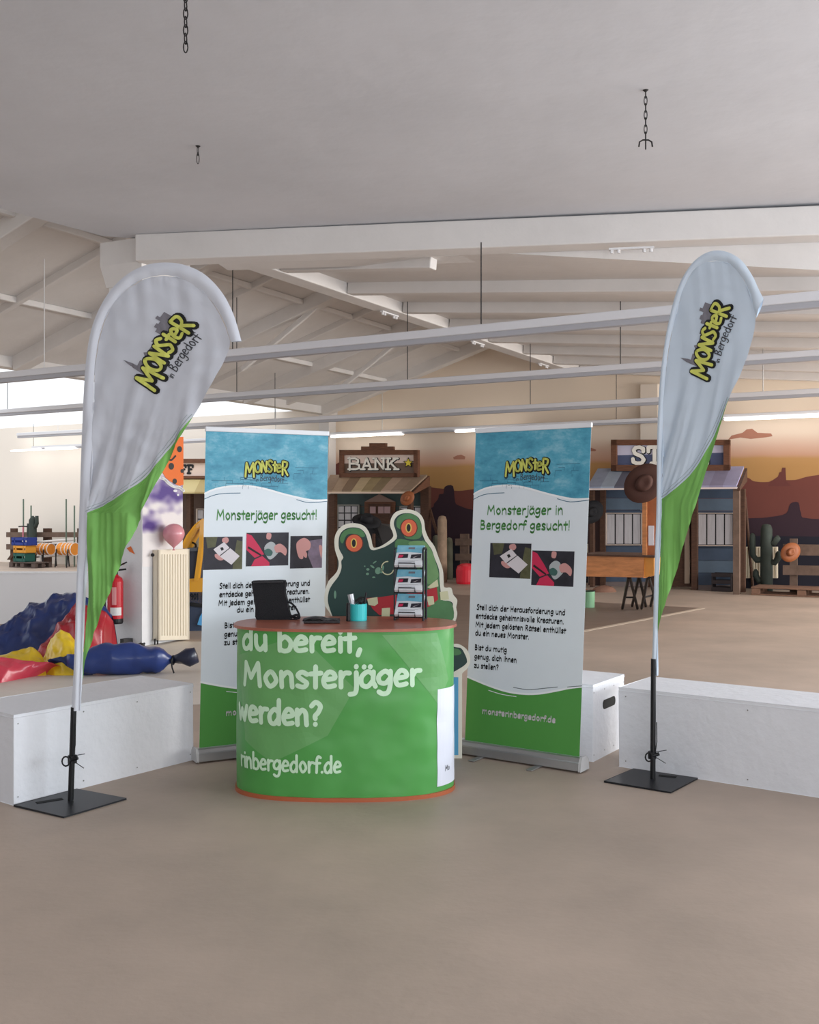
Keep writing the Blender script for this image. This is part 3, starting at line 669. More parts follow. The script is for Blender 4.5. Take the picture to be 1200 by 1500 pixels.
mb = MB(); write(mb, 'Mo', s_of_px(651), s_of_px(657), zrow(1143), wm_, .02, .003, .004, updown=1); mb.build('lettering', dgrey_ink, ct)

# ------------------------------------------------------------------ frog monster cut-out standee
FY = 6.36; FP = Plane((0, FY, 0), (0, -1, 0))
fr = thing('frog_standee', (P(580, 0, FY).x, FY, 0), 'cardboard green frog standee with red eyes and white border, behind the counter', 'standee')
def z8(pts): return [(470+x/5, 630+y/5) for x, y in pts]
outer = cat_rom(z8([(95, 1390), (60, 1330), (30, 1280), (28, 1200), (55, 1110), (100, 1060), (125, 1020), (130, 960), (105, 880), (100, 800), (120, 740), (165, 697), (225, 682), (290, 690), (335, 720), (365, 780), (380, 850), (400, 862), (450, 845), (520, 795), (530, 760), (508, 700), (516, 645), (548, 602), (600, 583), (660, 583), (720, 608), (755, 660), (765, 730), (792, 795), (832, 850), (862, 930), (893, 1020), (900, 1090), (905, 1152), (955, 1155), (970, 1205), (1000, 1245), (992, 1300), (1000, 1345), (985, 1400), (955, 1425), (945, 1500), (965, 1562), (1012, 1568), (1068, 1606), (1094, 1660), (1092, 1710), (1068, 1752), (1050, 1768), (1036, 1782)]), 3)
outer_full = outer+[(677, 990), (677, 1112), (500, 1112), (500, 940)]
white_card = mat('card_border', (226, 224, 208), .6)
MB().prism([FP.at(x, y) for x, y in outer_full], (0, .012, 0)).build('card_body', white_card, fr)
inner = cat_rom(z8([(100, 1400), (70, 1320), (52, 1250), (60, 1180), (85, 1130), (130, 1070), (152, 1010), (150, 960), (165, 930), (135, 870), (132, 800), (150, 750), (190, 720), (240, 712), (290, 722), (325, 755), (345, 810), (360, 865), (385, 880), (420, 872), (480, 850), (555, 795), (550, 740), (535, 690), (545, 650), (575, 620), (620, 608), (670, 613), (715, 640), (738, 690), (742, 750), (770, 820), (810, 870), (835, 940), (865, 1020), (870, 1100), (878, 1180), (885, 1245), (935, 1250), (968, 1270), (962, 1320), (970, 1370), (960, 1400)]), 3)
frog_green = mat('frog_green', (76, 118, 76), .6, col2=(84, 134, 86), scale=8); frog_dark = mat('frog_dark_green', (40, 66, 62), .6); frog_light = mat('frog_light_green', (118, 158, 104), .6, col2=(102, 144, 92), scale=9)
MB().fill(inner+[(664, 925), (500, 925)], FP.at, .001, 12).build('body_print', frog_dark, fr)
def fsh(m, pts, lift, name, smooth=True, z=True):
    q = z8(pts) if z else pts
    if smooth: q = cat_rom(q+[q[0]], 4)[:-1]
    return MB().fill(q, FP.at, lift).build(name, m, fr)
fsh(frog_green, [(560, 800), (700, 820), (760, 810), (812, 880), (830, 940), (860, 1020), (868, 1100), (872, 1180), (880, 1240), (960, 1270), (960, 1400), (780, 1400), (720, 1200), (700, 1000), (560, 900)], .002, 'flank_print')
fsh(frog_light, [(640, 830), (750, 815), (815, 890), (855, 1020), (858, 1080), (790, 1130), (740, 1040), (760, 940)], .003, 'flank_highlight_print')
fsh(frog_green, [(140, 800), (160, 750), (200, 725), (245, 718), (295, 730), (325, 770), (300, 785), (240, 760), (190, 770), (160, 830)], .002, 'eyelid_print')
fsh(frog_green, [(555, 700), (560, 650), (600, 618), (650, 612), (700, 630), (735, 690), (738, 770), (700, 800), (620, 790), (600, 740), (570, 720)], .002, 'eyelid_print')
redf = mat('tongue_red', (176, 44, 52), .6); tooth = mat('tooth_print', (208, 206, 168), .6)
fsh(redf, [(330, 1230), (420, 1225), (560, 1205), (700, 1190), (850, 1150), (860, 1240), (800, 1290), (640, 1340), (430, 1355), (380, 1310)], .0035, 'mouth_print', False)
for pts in ([(340, 1235), (415, 1222), (420, 1270), (395, 1288), (350, 1280)], [(448, 1305), (508, 1300), (505, 1365), (445, 1370)], [(780, 1150), (855, 1092), (862, 1145), (800, 1160)], [(775, 1218), (825, 1215), (832, 1275), (790, 1285)], [(872, 1185), (930, 1178), (940, 1240), (878, 1245)]):
    fsh(tooth, pts, .0045, 'tooth_print', False)
orange_eye = mat('orange_eye_print', (214, 98, 62), .5); yel = mat('yellow_ring_print', (226, 190, 92), .5)
for ex_, ey_, rx, ry in ((245, 828, 60, 62), (646, 716, 57, 62)):
    X, Y_ = 470+ex_/5, 630+ey_/5
    MB().disc(X, Y_, rx/5*1.12, ry/5*1.08, FP.at, .0042).build('eye_rim_print', mat('eye_rim', (96, 44, 40), .6), fr)
    MB().disc(X, Y_, rx/5, ry/5, FP.at, .005).build('eye_print', orange_eye, fr)
    MB().disc(X-.5, Y_, 4.6, 7.2, FP.at, .0058).build('iris_ring_print', yel, fr)
    MB().disc(X-.5, Y_, 2.9, 5.6, FP.at, .0066).build('pupil_print', ink, fr)
spec = mat('wart_print', (112, 152, 128), .6)
for x, y, a, b, r in ((345, 1020, 12, 9, 0), (342, 1053, 11, 9, 0), (378, 1000, 18, 7, .6), (388, 1078, 12, 6, 0), (420, 1030, 22, 26, .4), (450, 1020, 10, 30, .3), (105, 1205, 9, 30, 0), (322, 997, 6, 5, 0), (395, 968, 16, 5, -.6)):
    MB().disc(470+x/5, 630+y/5, a/5, b/5, FP.at, .003, rot=r).build('spot_print', spec, fr)
mb = MB(); mb.ribbon([(X, Y_) for X, Y_ in z8([(490+45*math.cos(t)*1.0, 1010+48*math.sin(t)) for t in [math.radians(a) for a in range(20, 290, 18)]])], 1.6, FP.at, .003); mb.build('nostril_ring_print', tooth, fr)
MB().fill([(505, 992), (671.5, 992), (671.5, 1106), (505, 1106)], FP.at, .002).build('blue_base_print', mat('base_blue_print', (84, 164, 206), .5), fr)
fsh(frog_dark, [(630, 944), (668, 948), (676, 950), (681, 958), (684, 966), (683, 972), (672, 980), (655, 988), (630, 990)], .003, 'foot_print', True, False)
fsh(frog_green, [(664, 950), (672, 951), (676, 957), (668, 960), (662, 958)], .004, 'foot_print', True, False)
mb = MB(); mb.beam(Vector((-.3, FY+.02, .02)), Vector((-.3, FY+.25, .02)), .03, .03); mb.beam(Vector((.2, FY+.02, .02)), Vector((.2, FY+.12, .02)), .03, .03); mb.build('rear_strut', grey_wood, fr)

# ------------------------------------------------------------------ things on the counter
def ctop(px, py): r = ray(px, py); t = (HT-EYE)/r.z; return EYEV+r*t
# black folder / shoulder bag standing
bp = Plane(ctop(398, 908), (0, -1, 0)); bag = thing('shoulder_bag', ctop(398, 908), 'black upright shoulder bag with a hanging strap, at the left end of the counter', 'bag')
bagm = mat('black_fabric', (26, 27, 31), .8, bump=.4, bscale=200)
body = cat_rom([(376, 908), (374, 890), (371, 870), (368.5, 854), (371, 851.5), (390, 851), (402, 850.5), (414, 850.5), (417.5, 853), (417, 868), (420, 880), (421.5, 890), (425, 904), (424, 909), (400, 909.5), (376, 908)], 3)[:-1]
MB().prism([bp.at(x, y) for x, y in body], (0, .07, 0)).build('body', bagm, bag, bevel=.006)
mb = MB(); mb.tube([bp.at(x, y, .004) for x, y in ((371, 853), (390, 852.6), (415, 852.4))], .0045, 6); mb.build('piping', mat('black_piping', (60, 61, 64), .5), bag)
mb = MB(); sp = cat_rom([(418, 882), (426, 884), (432, 890), (437, 899), (438, 906), (431, 905), (425, 903)], 4)
mb.tube([bp.at(x, y, -.02) for x, y in sp], .006, 6)
sp = cat_rom([(423, 900), (428, 903), (434, 901), (437, 904), (430, 908.3), (422, 908.3)], 4); mb.tube([bp.at(x, y, -.01) for x, y in sp], .008, 6); mb.build('strap', bagm, bag, smooth=True)
# flat wallet
wc = ctop(472, 912); wal = thing('wallet', wc, 'flat black leather wallet lying folded between bag and teal cup', 'wallet')
lea = mat('black_leather', (46, 42, 44), .45, bump=.3, bscale=60)
MB().box(wc+Vector((0, 0, .008)), (.20, .12, .014), .05).build('lower_half', lea, wal, bevel=.005)
mb = MB(); o = wc+Vector((-.005, .005, .016))
mb.grid(lambda a, b: o+Vector(((a-.5)*.20, (b-.5)*.11, .012*math.sin(math.pi*min(1, a*1.6))+.008*noise.noise(Vector((a*4, b*4, 2))))), 16, 8); mb.build('flap', lea, wal, smooth=True, solid=.006)
# teal cup with pens
cc = ctop(525, 909); cup = thing('pen_cup', cc, 'turquoise cup holding pens and bits, right of the black wallet', 'cup')
teal = mat('turquoise_glaze', (64, 206, 208), .35, var=.05)
r_ = .049; hcup = .096
MB().lathe([(r_*.96, 0), (r_, .004), (r_, hcup), (r_-.003, hcup), (r_-.004, .006), (.001, .006)], cc, 28).build('cup_body', teal, cup, smooth=False)
mb = MB(); mb.tube([cc+Vector((-.02, 0, .03)), cc+Vector((-.045, .0, .150))], .017, 10); mb.build('pen', mat('silver_tube', (190, 192, 196), .35, .3), cup)
mb = MB(); mb.tube([cc+Vector((.025, 0, .03)), cc+Vector((.045, .01, .160))], .006, 8); mb.build('pen', black_plastic, cup)
mb = MB()
for k in range(4): mb.tube([cc+Vector((.02*math.cos(t)+.006*k, .012*k-.02, .105+.016*math.sin(t)+.004*k)) for t in [2*math.pi*j/14 for j in range(15)]], .003, 5)
mb.build('keyring', dark_steel, cup)
mk = ctop(510.2, 910); one(MB().lathe([(.011, 0), (.012, .005), (.012, .095), (.010, .1), (.010, .104)], mk+Z*.0005, 12), 'marker_pen', black_plastic, 'upright black marker pen touching the left of the turquoise cup', 'pen')
# brochure rack
rc = ctop(599, 909); ryaw = -.18
rx = Vector((math.cos(ryaw), math.sin(ryaw), 0)); ry = Vector((-math.sin(ryaw), math.cos(ryaw), 0))
rk = thing('brochure_rack', rc, 'black wire rack with three tilted brochure trays, right end of the counter', 'rack')
def rp(x, y, z): return rc+rx*x+ry*y+Z*z
wx = .083; hd = .10
for x in (-wx, wx):
    mb = MB(); mb.tube([rp(x, -.0, .0), rp(x, -.0, .40), rp(x, .015, .41), rp(x, hd-.015, .41), rp(x, hd, .40), rp(x, hd, 0), ], .0052 if x < 0 else .0068, 6); mb.build('side_frame', black_metal, rk)
    mb = MB(); mb.tube([rp(x, 0, .005), rp(x, hd, .005)], .004, 6); mb.build('side_rail', black_metal, rk)
leafw = mat('leaflet_white', (226, 230, 234), .4); leafb = mat('leaflet_blue', (96, 174, 204), .4, col2=(140, 198, 216), scale=20)
for z in (.018, .158, .298):
    tl = MB(); zf, zb = z, z+.10
    for x in (-.07, 0, .07): tl.tube([rp(x, -.012, zf), rp(x, hd-.005, zb-.01)], .003, 5)
    tl.tube([rp(-wx, hd, zb-.01), rp(wx, hd, zb-.01)], .003, 5); tl.tube([rp(-wx, -.003, zf), rp(wx, -.003, zf)], .003, 5)
    tl.tube([rp(-.055, -.012, zf), rp(-.055, -.028, zf+.012), rp(-.055, -.028, zf+.03), rp(.04, -.028, zf+.03), rp(.04, -.028, zf+.012), rp(.04, -.012, zf)], .0028, 6)
    tr = tl.build('tray', black_metal, rk)
    a = Vector(rp(0, -.014, zf+.004)); sl = (ry*(hd-.0)+Z*.10).normalized(); nn = rx.cross(sl).normalized()
    if nn.z < 0: nn = -nn
    st = MB(); LW = .158; LL = .152; cen = a+sl*LL/2+nn*.012
    st.box(cen, (LW, LL, .02), ex=rx, ey=sl, ez=nn)
    lf = thing('leaflet_stack', cen-nn*.01, {.018: 'stack of leaflets in the lowest tray of the brochure rack', .158: 'stack of leaflets in the middle tray of the brochure rack', .298: 'stack of leaflets in the topmost tray of the brochure rack'}[z], 'leaflets', 'leaflet stacks in the brochure rack')
    st.build('stack', leafw, lf, bevel=.001)
    def lmap(x, y, l=0): return cen+nn*(.0103+l)+rx*((x-.5)*LW)+sl*((y-.5)*LL)
    MB().fill([(0, .62), (.4, .66), (1, .6), (1, 1), (0, 1)], lmap, .0006).build('blue_cover_print', leafb, lf)
    MB().fill([(.08, .34), (.45, .36), (.45, .56), (.1, .55)], lmap, .0008).build('photo_print', night, lf); MB().fill([(.55, .32), (.93, .36), (.93, .56), (.56, .52)], lmap, .0008).build('photo_print', night, lf)
    MB().fill([(.1, .36), (.25, .38), (.28, .5), (.12, .5)], lmap, .0014).build('photo_detail', jacket, lf); MB().fill([(.62, .36), (.8, .46), (.86, .5), (.7, .38)], lmap, .0014).build('photo_detail', paper, lf)
    mb = MB(); mb.fill([(.42, .8), (.66, .8), (.66, .9), (.42, .9)], lmap, .0009); mb.build('logo_print', grey_ink, lf)
    mb = MB()
    for j in range(3): mb.ribbon([(.12, .24-j*.06), (.85-j*.12, .24-j*.06)], .012, lmap, .0009)
    mb.build('lettering', grey_ink, lf)

# ------------------------------------------------------------------ feather flags
def xat(curve, y):
    for (x0, y0), (x1, y1) in zip(curve, curve[1:]):
        if (y0 <= y <= y1) or (y1 <= y <= y0): return x0+(x1-x0)*((y-y0)/(y1-y0) if y1 != y0 else 0)
    return curve[-1][0]
fl_white = None
def flag(base, plate, plane, outer_l, top_in, right_edge, sleeve_out, sleeve_in, green_b, label, lg, amp, pole_pts, whitec, ybot, base_yaw_pts, seed):
    t = thing('teardrop_flag', base, label, 'flag', 'teardrop flags beside the stand')
    def wr(px, py):
        g = max(0, min(1, (py-520)/220.)); u = px*.9-py*.10*(1-g)
        q = noise.noise(Vector((u*.07, py*.005, seed))); q2 = noise.noise(Vector((u*.19, py*.007, seed+3))); q3 = noise.noise(Vector((px*.04, py*.05, seed+9)))
        q4 = abs(noise.noise(Vector((u*.33, py*.010, seed+13))))
        return amp*((.3+.9*g)*q*.034+.014*(.25+g)*q2+.008*q3-.010*(.2+g)*q4)
    def edge_fade(px, py):
        return 1.0
    def mp(px, py, lift=0.0): return plane.at(px, py, lift+wr(px, py))
    fm_ = mat('flag_white_%d' % seed, whitec, .7, var=.03, scale=4); fg = mat('flag_green', (122, 182, 92), .65, var=.04, scale=4)
    def rows(mb, y0, y1, xl, xr, ny, nx=30):
        def fn(a, b):
            y = y0+(y1-y0)*(b**1.0); l, r = xl(y), xr(y)
            if r < l: r = l
            return mp(l+(r-l)*a, y, 0)
        return mb.grid(fn, nx, ny)
    in_l = lambda y: xat(top_in[0], y); in_r = lambda y: xat(top_in[1], y) if y < right_edge[0][1] else xat(right_edge, y)
    gy0, gy1 = green_b[-1][1], green_b[0][1]       # green boundary from the low left point up to the right edge
    ytop = top_in[0][0][1]
    gb = lambda y: xat(green_b, y)
    # white panel: dome rows spaced by a quadratic near the top
    def fnw(a, b):
        y = ytop+(gy0-ytop)*(b*b*.6+b*.4); l, r = in_l(y), in_r(y); return mp(l+(r-l)*a, y, 0)
    mb = MB().grid(fnw, 30, 46); rows(mb, gy0, gy1, in_l, gb, 30); mb.build('white_panel', fm_, t, smooth=True, weld=True)
    mb = rows(MB(), gy0, gy1, gb, in_r, 30); rows(mb, gy1, ybot, in_l, in_r, 50); mb.build('green_panel', fg, t, smooth=True, weld=True)
    mb = MB(); mb.ribbon([(x-1.5, y-2) for x, y in green_b], .9, mp, .004); mb.ribbon([(x-4, y-5) for x, y in green_b[:-1]], .5, mp, .004); mb.build('print_line', mat('flag_line_print', (150, 164, 166), .6), t)
    # sleeve along the bow: puffed strip between outer and inner curve
    so = cat_rom(sleeve_out, 8); si = cat_rom(sleeve_in, 8); n = len(so)
    def pick(c, u): k = u*(len(c)-1); i = min(int(k), len(c)-2); f = k-i; return (c[i][0]*(1-f)+c[i+1][0]*f, c[i][1]*(1-f)+c[i+1][1]*f)
    def fs(a, b):
        p, q = pick(so, b), pick(si, b); x, y = p[0]+(q[0]-p[0])*a, p[1]+(q[1]-p[1])*a
        return plane.at(x, y, .014*math.sin(math.pi*a)+.001+wr(x, y)*a)
    MB().grid(fs, 6, 90).build('sleeve', mat('sleeve_white_%d' % seed, tuple(min(255, v+8) for v in whitec), .65), t, smooth=True)
    def fs2(a, b):
        p, q = pick(so, b), pick(si, b); x, y = p[0]+(q[0]-p[0])*a, p[1]+(q[1]-p[1])*a
        return plane.at(x, y, -.014*math.sin(math.pi*a)+.001)
    MB().grid(fs2, 4, 90).build('sleeve_back', MATS['sleeve_white_%d' % seed], t, smooth=True)
    (ax, ay), (bx, by), (cx_, cy_) = pole_pts    # foot, joint, sleeve bottom
    MB().tube([plane.at(ax, ay), plane.at(cx_, cy_)], .015, 12).build('pole', black_plastic, t, smooth=False)
    MB().tube([plane.at(ax, ay+1), plane.at(ax, ay-13)], .012, 10).build('steel_spigot', mat('chrome', (200, 200, 200), .2, 1.0), t)
    j = plane.at(bx, by)
    mb = MB(); mb.lathe([(.024, -.02), (.024, .02)], j, 12); mb.tube([j+Vector((.0, -.02, 0)), j+Vector((.035, -.02, .012))], .010, 8)
    mb.tube([j+Vector((-.025+.02*math.cos(a), -.028, -.005+.025*math.sin(a))) for a in [2*math.pi*k/12 for k in range(13)]], .0045, 6)
    mb.tube([j+Vector((.012, -.02, .01)), j+Vector((.022, -.02, .08)), j+Vector((.022, -.015, .19))], .003, 5)
    mb.tube([j+Vector((.012, -.02, -.005)), j+Vector((.07, -.03, -.04))], .0022, 5); mb.tube([j+Vector((.0, -.02, .02)), j+Vector((.075, -.03, .035))], .0022, 5)
    mb.build('tension_cord', black_plastic, t)
    MB().prism([Vector((x, y, .001)) for x, y in base_yaw_pts], (0, 0, .008)).build('base_plate', black_metal, t, bevel=.002)
    a, b, c_, d_ = [Vector((x, y, .0095)) for x, y in base_yaw_pts]
    sa = plate; mb = MB(); mb.beam(sa[0], sa[1], .035, .002); mb.build('grip_slot', mat('slot_dark2', (10, 10, 11), .8), t)
    o, ex_, ey_ = lg; logo(t, mp, o, ex_, ey_, .0026, maxlen=1, seg=.15)
    return t
# left flag
B1 = Vector((-1.79, 5.40, 0)); PL1 = Plane((-1.79, 5.40, 0), (-.22, -1, 0))
ol = [(237, 404)]
inl = cat_rom([(240, 404), (225, 405), (208, 411), (190, 421), (173, 436), (160, 455), (150, 480), (143, 510), (138, 560), (136, 640), (130, 751), (127, 850), (120, 960), (117, 1000)], 4)
inr = cat_rom([(240, 404), (256, 405), (274, 411), (292, 423), (307, 438), (320, 458), (330, 478), (338, 500)], 4)
re1 = cat_rom([(338, 500), (334, 515), (318, 548), (300, 580), (283, 609), (262, 645), (241, 681), (213, 736), (186, 802), (173, 831), (160, 867), (144, 906), (126, 958), (118, 1000)], 4)
g1 = cat_rom([(129, 751), (150, 741), (171, 729), (190, 717), (207, 704), (222, 688), (238, 668), (255, 645), (270, 625), (283, 609)], 3)
so1 = [(105, 1041), (109, 960), (112, 860), (116, 760), (120, 640), (124, 555), (130, 500), (141, 462), (160, 428), (185, 403), (212, 389), (240, 384.5), (270, 388), (300, 402), (325, 428), (342, 460), (354, 500)]
si1 = [(117, 1041), (120, 960), (123, 860), (130, 760), (136, 640), (138, 555), (144, 500), (156, 462), (175, 434), (196, 416), (216, 407), (240, 403), (262, 407), (286, 418), (310, 441), (328, 470), (339, 501)]
flag(B1, (Vector((-1.95, 5.35, .0098)), Vector((-1.84, 5.43, .0098))), PL1, ol, (inl, inr), re1, so1, si1, g1, 'tall teardrop flag left of the counter, wrinkled white cloth with broad green foot',
     ((223, 572), (11.0, -16.2), (-16.5, -10)), 1.0, ((103.5, 1173), (106, 1112), (108, 1036)), (206, 210, 219), 998,
     [(-2.055, 5.315), (-1.728, 5.115), (-1.505, 5.445), (-1.83, 5.63)], 11)
# right flag
B2 = Vector((1.395, 5.84, 0)); PL2 = Plane((1.395, 5.84, 0), (-.80, -1, 0))
inl = cat_rom([(1050, 382), (1038, 383), (1024, 390), (1012, 402), (1002, 422), (994, 448), (986, 480), (979, 520), (974, 570), (971, 640), (969, 731), (967, 820), (964, 890), (962, 930)], 4)
inr = cat_rom([(1050, 382), (1062, 384), (1075, 391), (1086, 404), (1096, 424), (1103, 445), (1107, 466)], 4)
re2 = cat_rom([(1107, 466), (1104, 488), (1094, 525), (1082, 555), (1070, 580), (1060, 610), (1046, 655), (1030, 705), (1012, 765), (995, 820), (980, 870), (968, 910), (963, 930)], 4)
g2 = cat_rom([(969, 731), (985, 720), (1000, 707), (1016, 690), (1030, 668), (1044, 642), (1056, 615), (1068, 584)], 3)
so2 = [(955, 990), (957, 920), (959, 830), (962, 740), (963, 640), (966, 570), (972, 515), (981, 465), (994, 420), (1010, 391), (1028, 374), (1048, 367), (1068, 370), (1087, 382), (1102, 403), (1111, 422), (1119, 438)]
si2 = [(963, 990), (964, 920), (966, 830), (969, 740), (971, 640), (974, 570), (979, 515), (987, 475), (996, 440), (1008, 408), (1024, 390), (1044, 382), (1060, 384), (1075, 391), (1090, 410), (1100, 436), (1108, 466)]
flag(B2, (Vector((1.44, 5.91, .0098)), Vector((1.53, 5.87, .0098))), PL2, ol, (inl, inr), re2, so2, si2, g2, 'tall teardrop flag right of the banners, bluish white cloth with narrow green edge',
     ((1033, 556), (6.5, -18.0), (-13.6, -5.4)), .75, ((956.5, 1141), (955.5, 1106), (957.5, 965)), (204, 218, 232), 928,
     [(1.10, 5.79), (1.42, 5.565), (1.65, 5.86), (1.33, 6.075)], 23)

# ------------------------------------------------------------------ ceiling chains
def chain(px, y0, y1, Y, label, hook=False, nl=None):
    top = P(px, y0, Y); bot = P(px, y1, Y); L = (top-bot).length; step = .042 if Y < 6 else .05; nl = max(2, int(L/step))
    t = thing('ceiling_chain', top, label, 'chain', 'loose chains hanging from the low ceiling')
    for i in range(nl):
        c = top.lerp(bot, (i+.5)/nl); a = Vector((1, 0, 0)) if i % 2 else Vector((.35, .94, 0)); h = L/nl*.68; ww = .011
        mb = MB(); mb.tube([c+a*(ww*math.cos(q))+Z*(h*math.sin(q)) for q in [2*math.pi*k/12 for k in range(13)]], .0035, 5); mb.build('link', dark_steel, t)
    if hook:
        mb = MB(); mb.tube([bot+Vector((q, 0, z)) for q, z in ((-.05, -.05), (-.045, -.015), (-.02, 0), (.02, 0), (.045, -.015), (.05, -.05))], .006, 6); mb.tube([bot+Z*.06, bot-Z*.07], .005, 6); mb.build('hook', dark_steel, t)
    mb = MB(); mb.lathe([(.022, 0), (.022, -.006), (.006, -.02)], top+Z*.006, 10); mb.build('ceiling_plate', dark_steel, t)
chain(272, -145, 75, 5.2*1.0, 'longest rusty chain hanging at upper left, cut by the top of the picture')
chain(290, 214, 238, 3.11*F/536, 'shortest chain stub on the low ceiling above the left flag')
chain(946, 132, 205, 3.11*F/618, 'short chain with a double hook, above the right flag', hook=True)

# ------------------------------------------------------------------ hanging light rails
ZR = EYE+1.9
def rail(px, py, name, label, xs, lamps=(), w_=.11, h_=.14, u0=-9.5, u1=8.5):
    Y = 1.9*F/(750-py); c = P(px, py, Y)
    t = thing('light_rail', c, label, 'light rail', 'suspended light rails')
    MB().beam(c+U*u0, c+U*u1, w_, h_*.55).build('channel', mat('rail_white', (222, 222, 226), .45), t, bevel=.01)
    MB().beam(c+U*u0-Z*h_*.4, c+U*u1-Z*h_*.4, w_*.6, h_*.45).build('lower_tray', mat('rail_grey', (176, 176, 182), .5), t, bevel=.006)
    RP = Plane(c, A)
    for x in xs:
        q = RP.at(x, py); p = Vector((q.x, q.y, ZR+h_*.2))
        d = p-Vector((E0.x, E0.y, 0)); u = d.dot(U); tt = -d.dot(A)
        zt = lz(u)-.0 if u < UD and u > 0 else (rz(u) if u >= UD else 4.12)
        if p.y < 11.3-.16*(p.x+3): zt = min(zt, ZC)
        MB().tube([p, Vector((p.x, p.y, zt))], .007, 5).build('hanger_wire', white_paint if x in (65, 85) else dark_steel if x % 2 else steel, t)
    for a, b in lamps:
        pa, pb = RP.at(a, py), RP.at(b, py); pa = Vector((pa.x, pa.y, ZR-h_*.62)); pb = Vector((pb.x, pb.y, ZR-h_*.62))
        MB().beam(pa, pb, .14, .035).build('lamp_diffuser', mat('lamp_glow', (255, 252, 246), .5, emit=2.6), t, bevel=.01)
    return t
rail(700, 483, 'a', 'nearest suspended white light rail, just below the edge beam', (65, 341, 705), w_=.13, h_=.16, u0=-9.5, u1=5.0)
rail(700, 553, 'b', 'second suspended light rail from the front, behind the flag heads', (11, 347, 597, 909), u0=-11, u1=7.0)
rail(700, 600, 'c', 'third suspended light rail, running just above the banners', (85, 403, 777, 1118), u0=-12.5, u1=8.5)
rail(700, 626, 'd', 'farthest suspended light rail, carrying the glowing tube lamps before the mural', (49, 404, 560, 903), lamps=((18, 62), (68, 112), (486, 590), (668, 760), (1062, 1205)), w_=.1, h_=.12, u0=-14.5, u1=9.6)

# ------------------------------------------------------------------ western facades in front of the mural
def dpl(d): return MURAL.off(d)
def slab_px(mb, pts, d, th):
    pl = dpl(d); mb.prism([pl.at(x, y) for x, y in pts], A*th); return mb
def rect(x0, y0, x1, y1): return [(x0, y0), (x1, y0), (x1, y1), (x0, y1)]
def facade_base(px0, px1, d): 
    p = dpl(d).at((px0+px1)/2, 800); return Vector((p.x, p.y, 0))
def floor_y(px, d):
    p = dpl(d).at(px, 800); return 750+EYE*F/p.y
slate = mat('slate_blue_board', (78, 94, 116), .7, var=.12, scale=3); slate2 = mat('pale_slate_board', (104, 122, 140), .7, var=.1, scale=3)
tealb = mat('dark_teal_board', (62, 78, 78), .7, var=.15, scale=3); curtain = mat('pale_curtain', (202, 200, 204), .8, var=.12, scale=10, stretch=(3, 3, .3))
creamw = mat('cream_slab_letters', (250, 246, 236), .6)
lilac = mat('lilac_sign', (206, 202, 222), .7); navy = mat('navy_sign', (84, 92, 124), .7); pinkc = mat('pinkish_sign', (236, 214, 202), .7); umber = mat('umber_sign', (120, 98, 84), .7)
def window(parent, x0, y0, x1, y1, d, nx, ny, fw=1.6, barm=None, pane=None, framem=None):
    mb = MB()
    for r in (rect(x0, y0, x1, y0+fw), rect(x0, y1-fw, x1, y1), rect(x0, y0, x0+fw, y1), rect(x1-fw, y0, x1, y1)): slab_px(mb, r, d+.05, .05)
    f = mb.build('window_frame', framem or mat('cream_frame', (206, 190, 178), .6), parent)
    for i in range(nx):
        for j in range(ny):
            a0 = x0+fw+(x1-x0-2*fw)*i/nx; a1 = x0+fw+(x1-x0-2*fw)*(i+1)/nx; b0 = y0+fw+(y1-y0-2*fw)*j/ny; b1 = y0+fw+(y1-y0-2*fw)*(j+1)/ny
            slab_px(MB(), rect(a0+1.0, b0+.9, a1-1.0, b1-.9), d+.02, .01).build('pane', pane or curtain, f)
    slab_px(MB(), rect(x0+fw, y0+fw, x1-fw, y1-fw), d+.012, .01).build('glazing_bars', barm or mat('black_bars', (32, 32, 38), .5), f)
# --- BANK
bd = 1.0
bank = thing('saloon_facade', facade_base(478, 628, bd), 'western bank facade with stepped brown sign and striped porch roof, behind the frog', 'facade')
fy = floor_y(550, bd)
rows_ = 7; ys = [700+(fy-700)*k/rows_ for k in range(rows_+1)]
for k in range(rows_): slab_px(MB(), rect(484, ys[k]+.35, 620, ys[k+1]-.2), bd+(.0 if k % 2 else .012), .08).build('wall_board', tealb, bank)
slab_px(MB(), rect(498, 663, 611, 698), bd+.25, .06).build('sign_board', umber, bank)
mb = MB()
for r in (rect(497, 659, 611, 666), rect(497, 693, 611, 699), rect(497, 659, 502, 699), rect(606, 659, 612, 699)): slab_px(mb, r, bd+.33, .1)
mb.build('sign_frame', brown_wood2, bank)
slab_px(MB(), rect(529, 654, 576, 660), bd+.3, .08).build('stepped_board', brown_wood2, bank); slab_px(MB(), rect(541, 649, 565, 654.5), bd+.3, .08).build('stepped_board', brown_wood2, bank)
SP = dpl(bd+.25)
MB().fill([(502, 667), (606, 666), (606, 678), (502, 679)], SP.at, .006).build('sign_stripe', pinkc, bank)
mb = MB(); slab(mb, 'BANK', 511.5, 689, 20.5, 18, SP.at, 4.3, .012, gap=.9); mb.build('lettering_outline', ink, bank)
mb = MB(); slab(mb, 'BANK', 511, 688.5, 20.5, 18, SP.at, 2.9, .022, gap=.9); mb.build('lettering', creamw, bank)
star = [(598+ (8 if k % 2 == 0 else 3.4)*math.sin(math.pi*k/5), 678-(8 if k % 2 == 0 else 3.4)*math.cos(math.pi*k/5)) for k in range(10)]
star2 = [(598+(x-598)*.75, 678+(y-678)*.75) for x, y in star]
slab_px(MB(), star, bd+.28, .02).build('star_outline', ink, bank); slab_px(MB(), star2, bd+.31, .02).build('star', mat('star_yellow', (226, 206, 60), .5), bank)
tops = [(484+(626-484)*k/9) for k in range(10)]; bots = [(472+(601-472)*k/9) for k in range(10)]
def tone(c, f): return tuple(min(255, int(v*f)) for v in c)
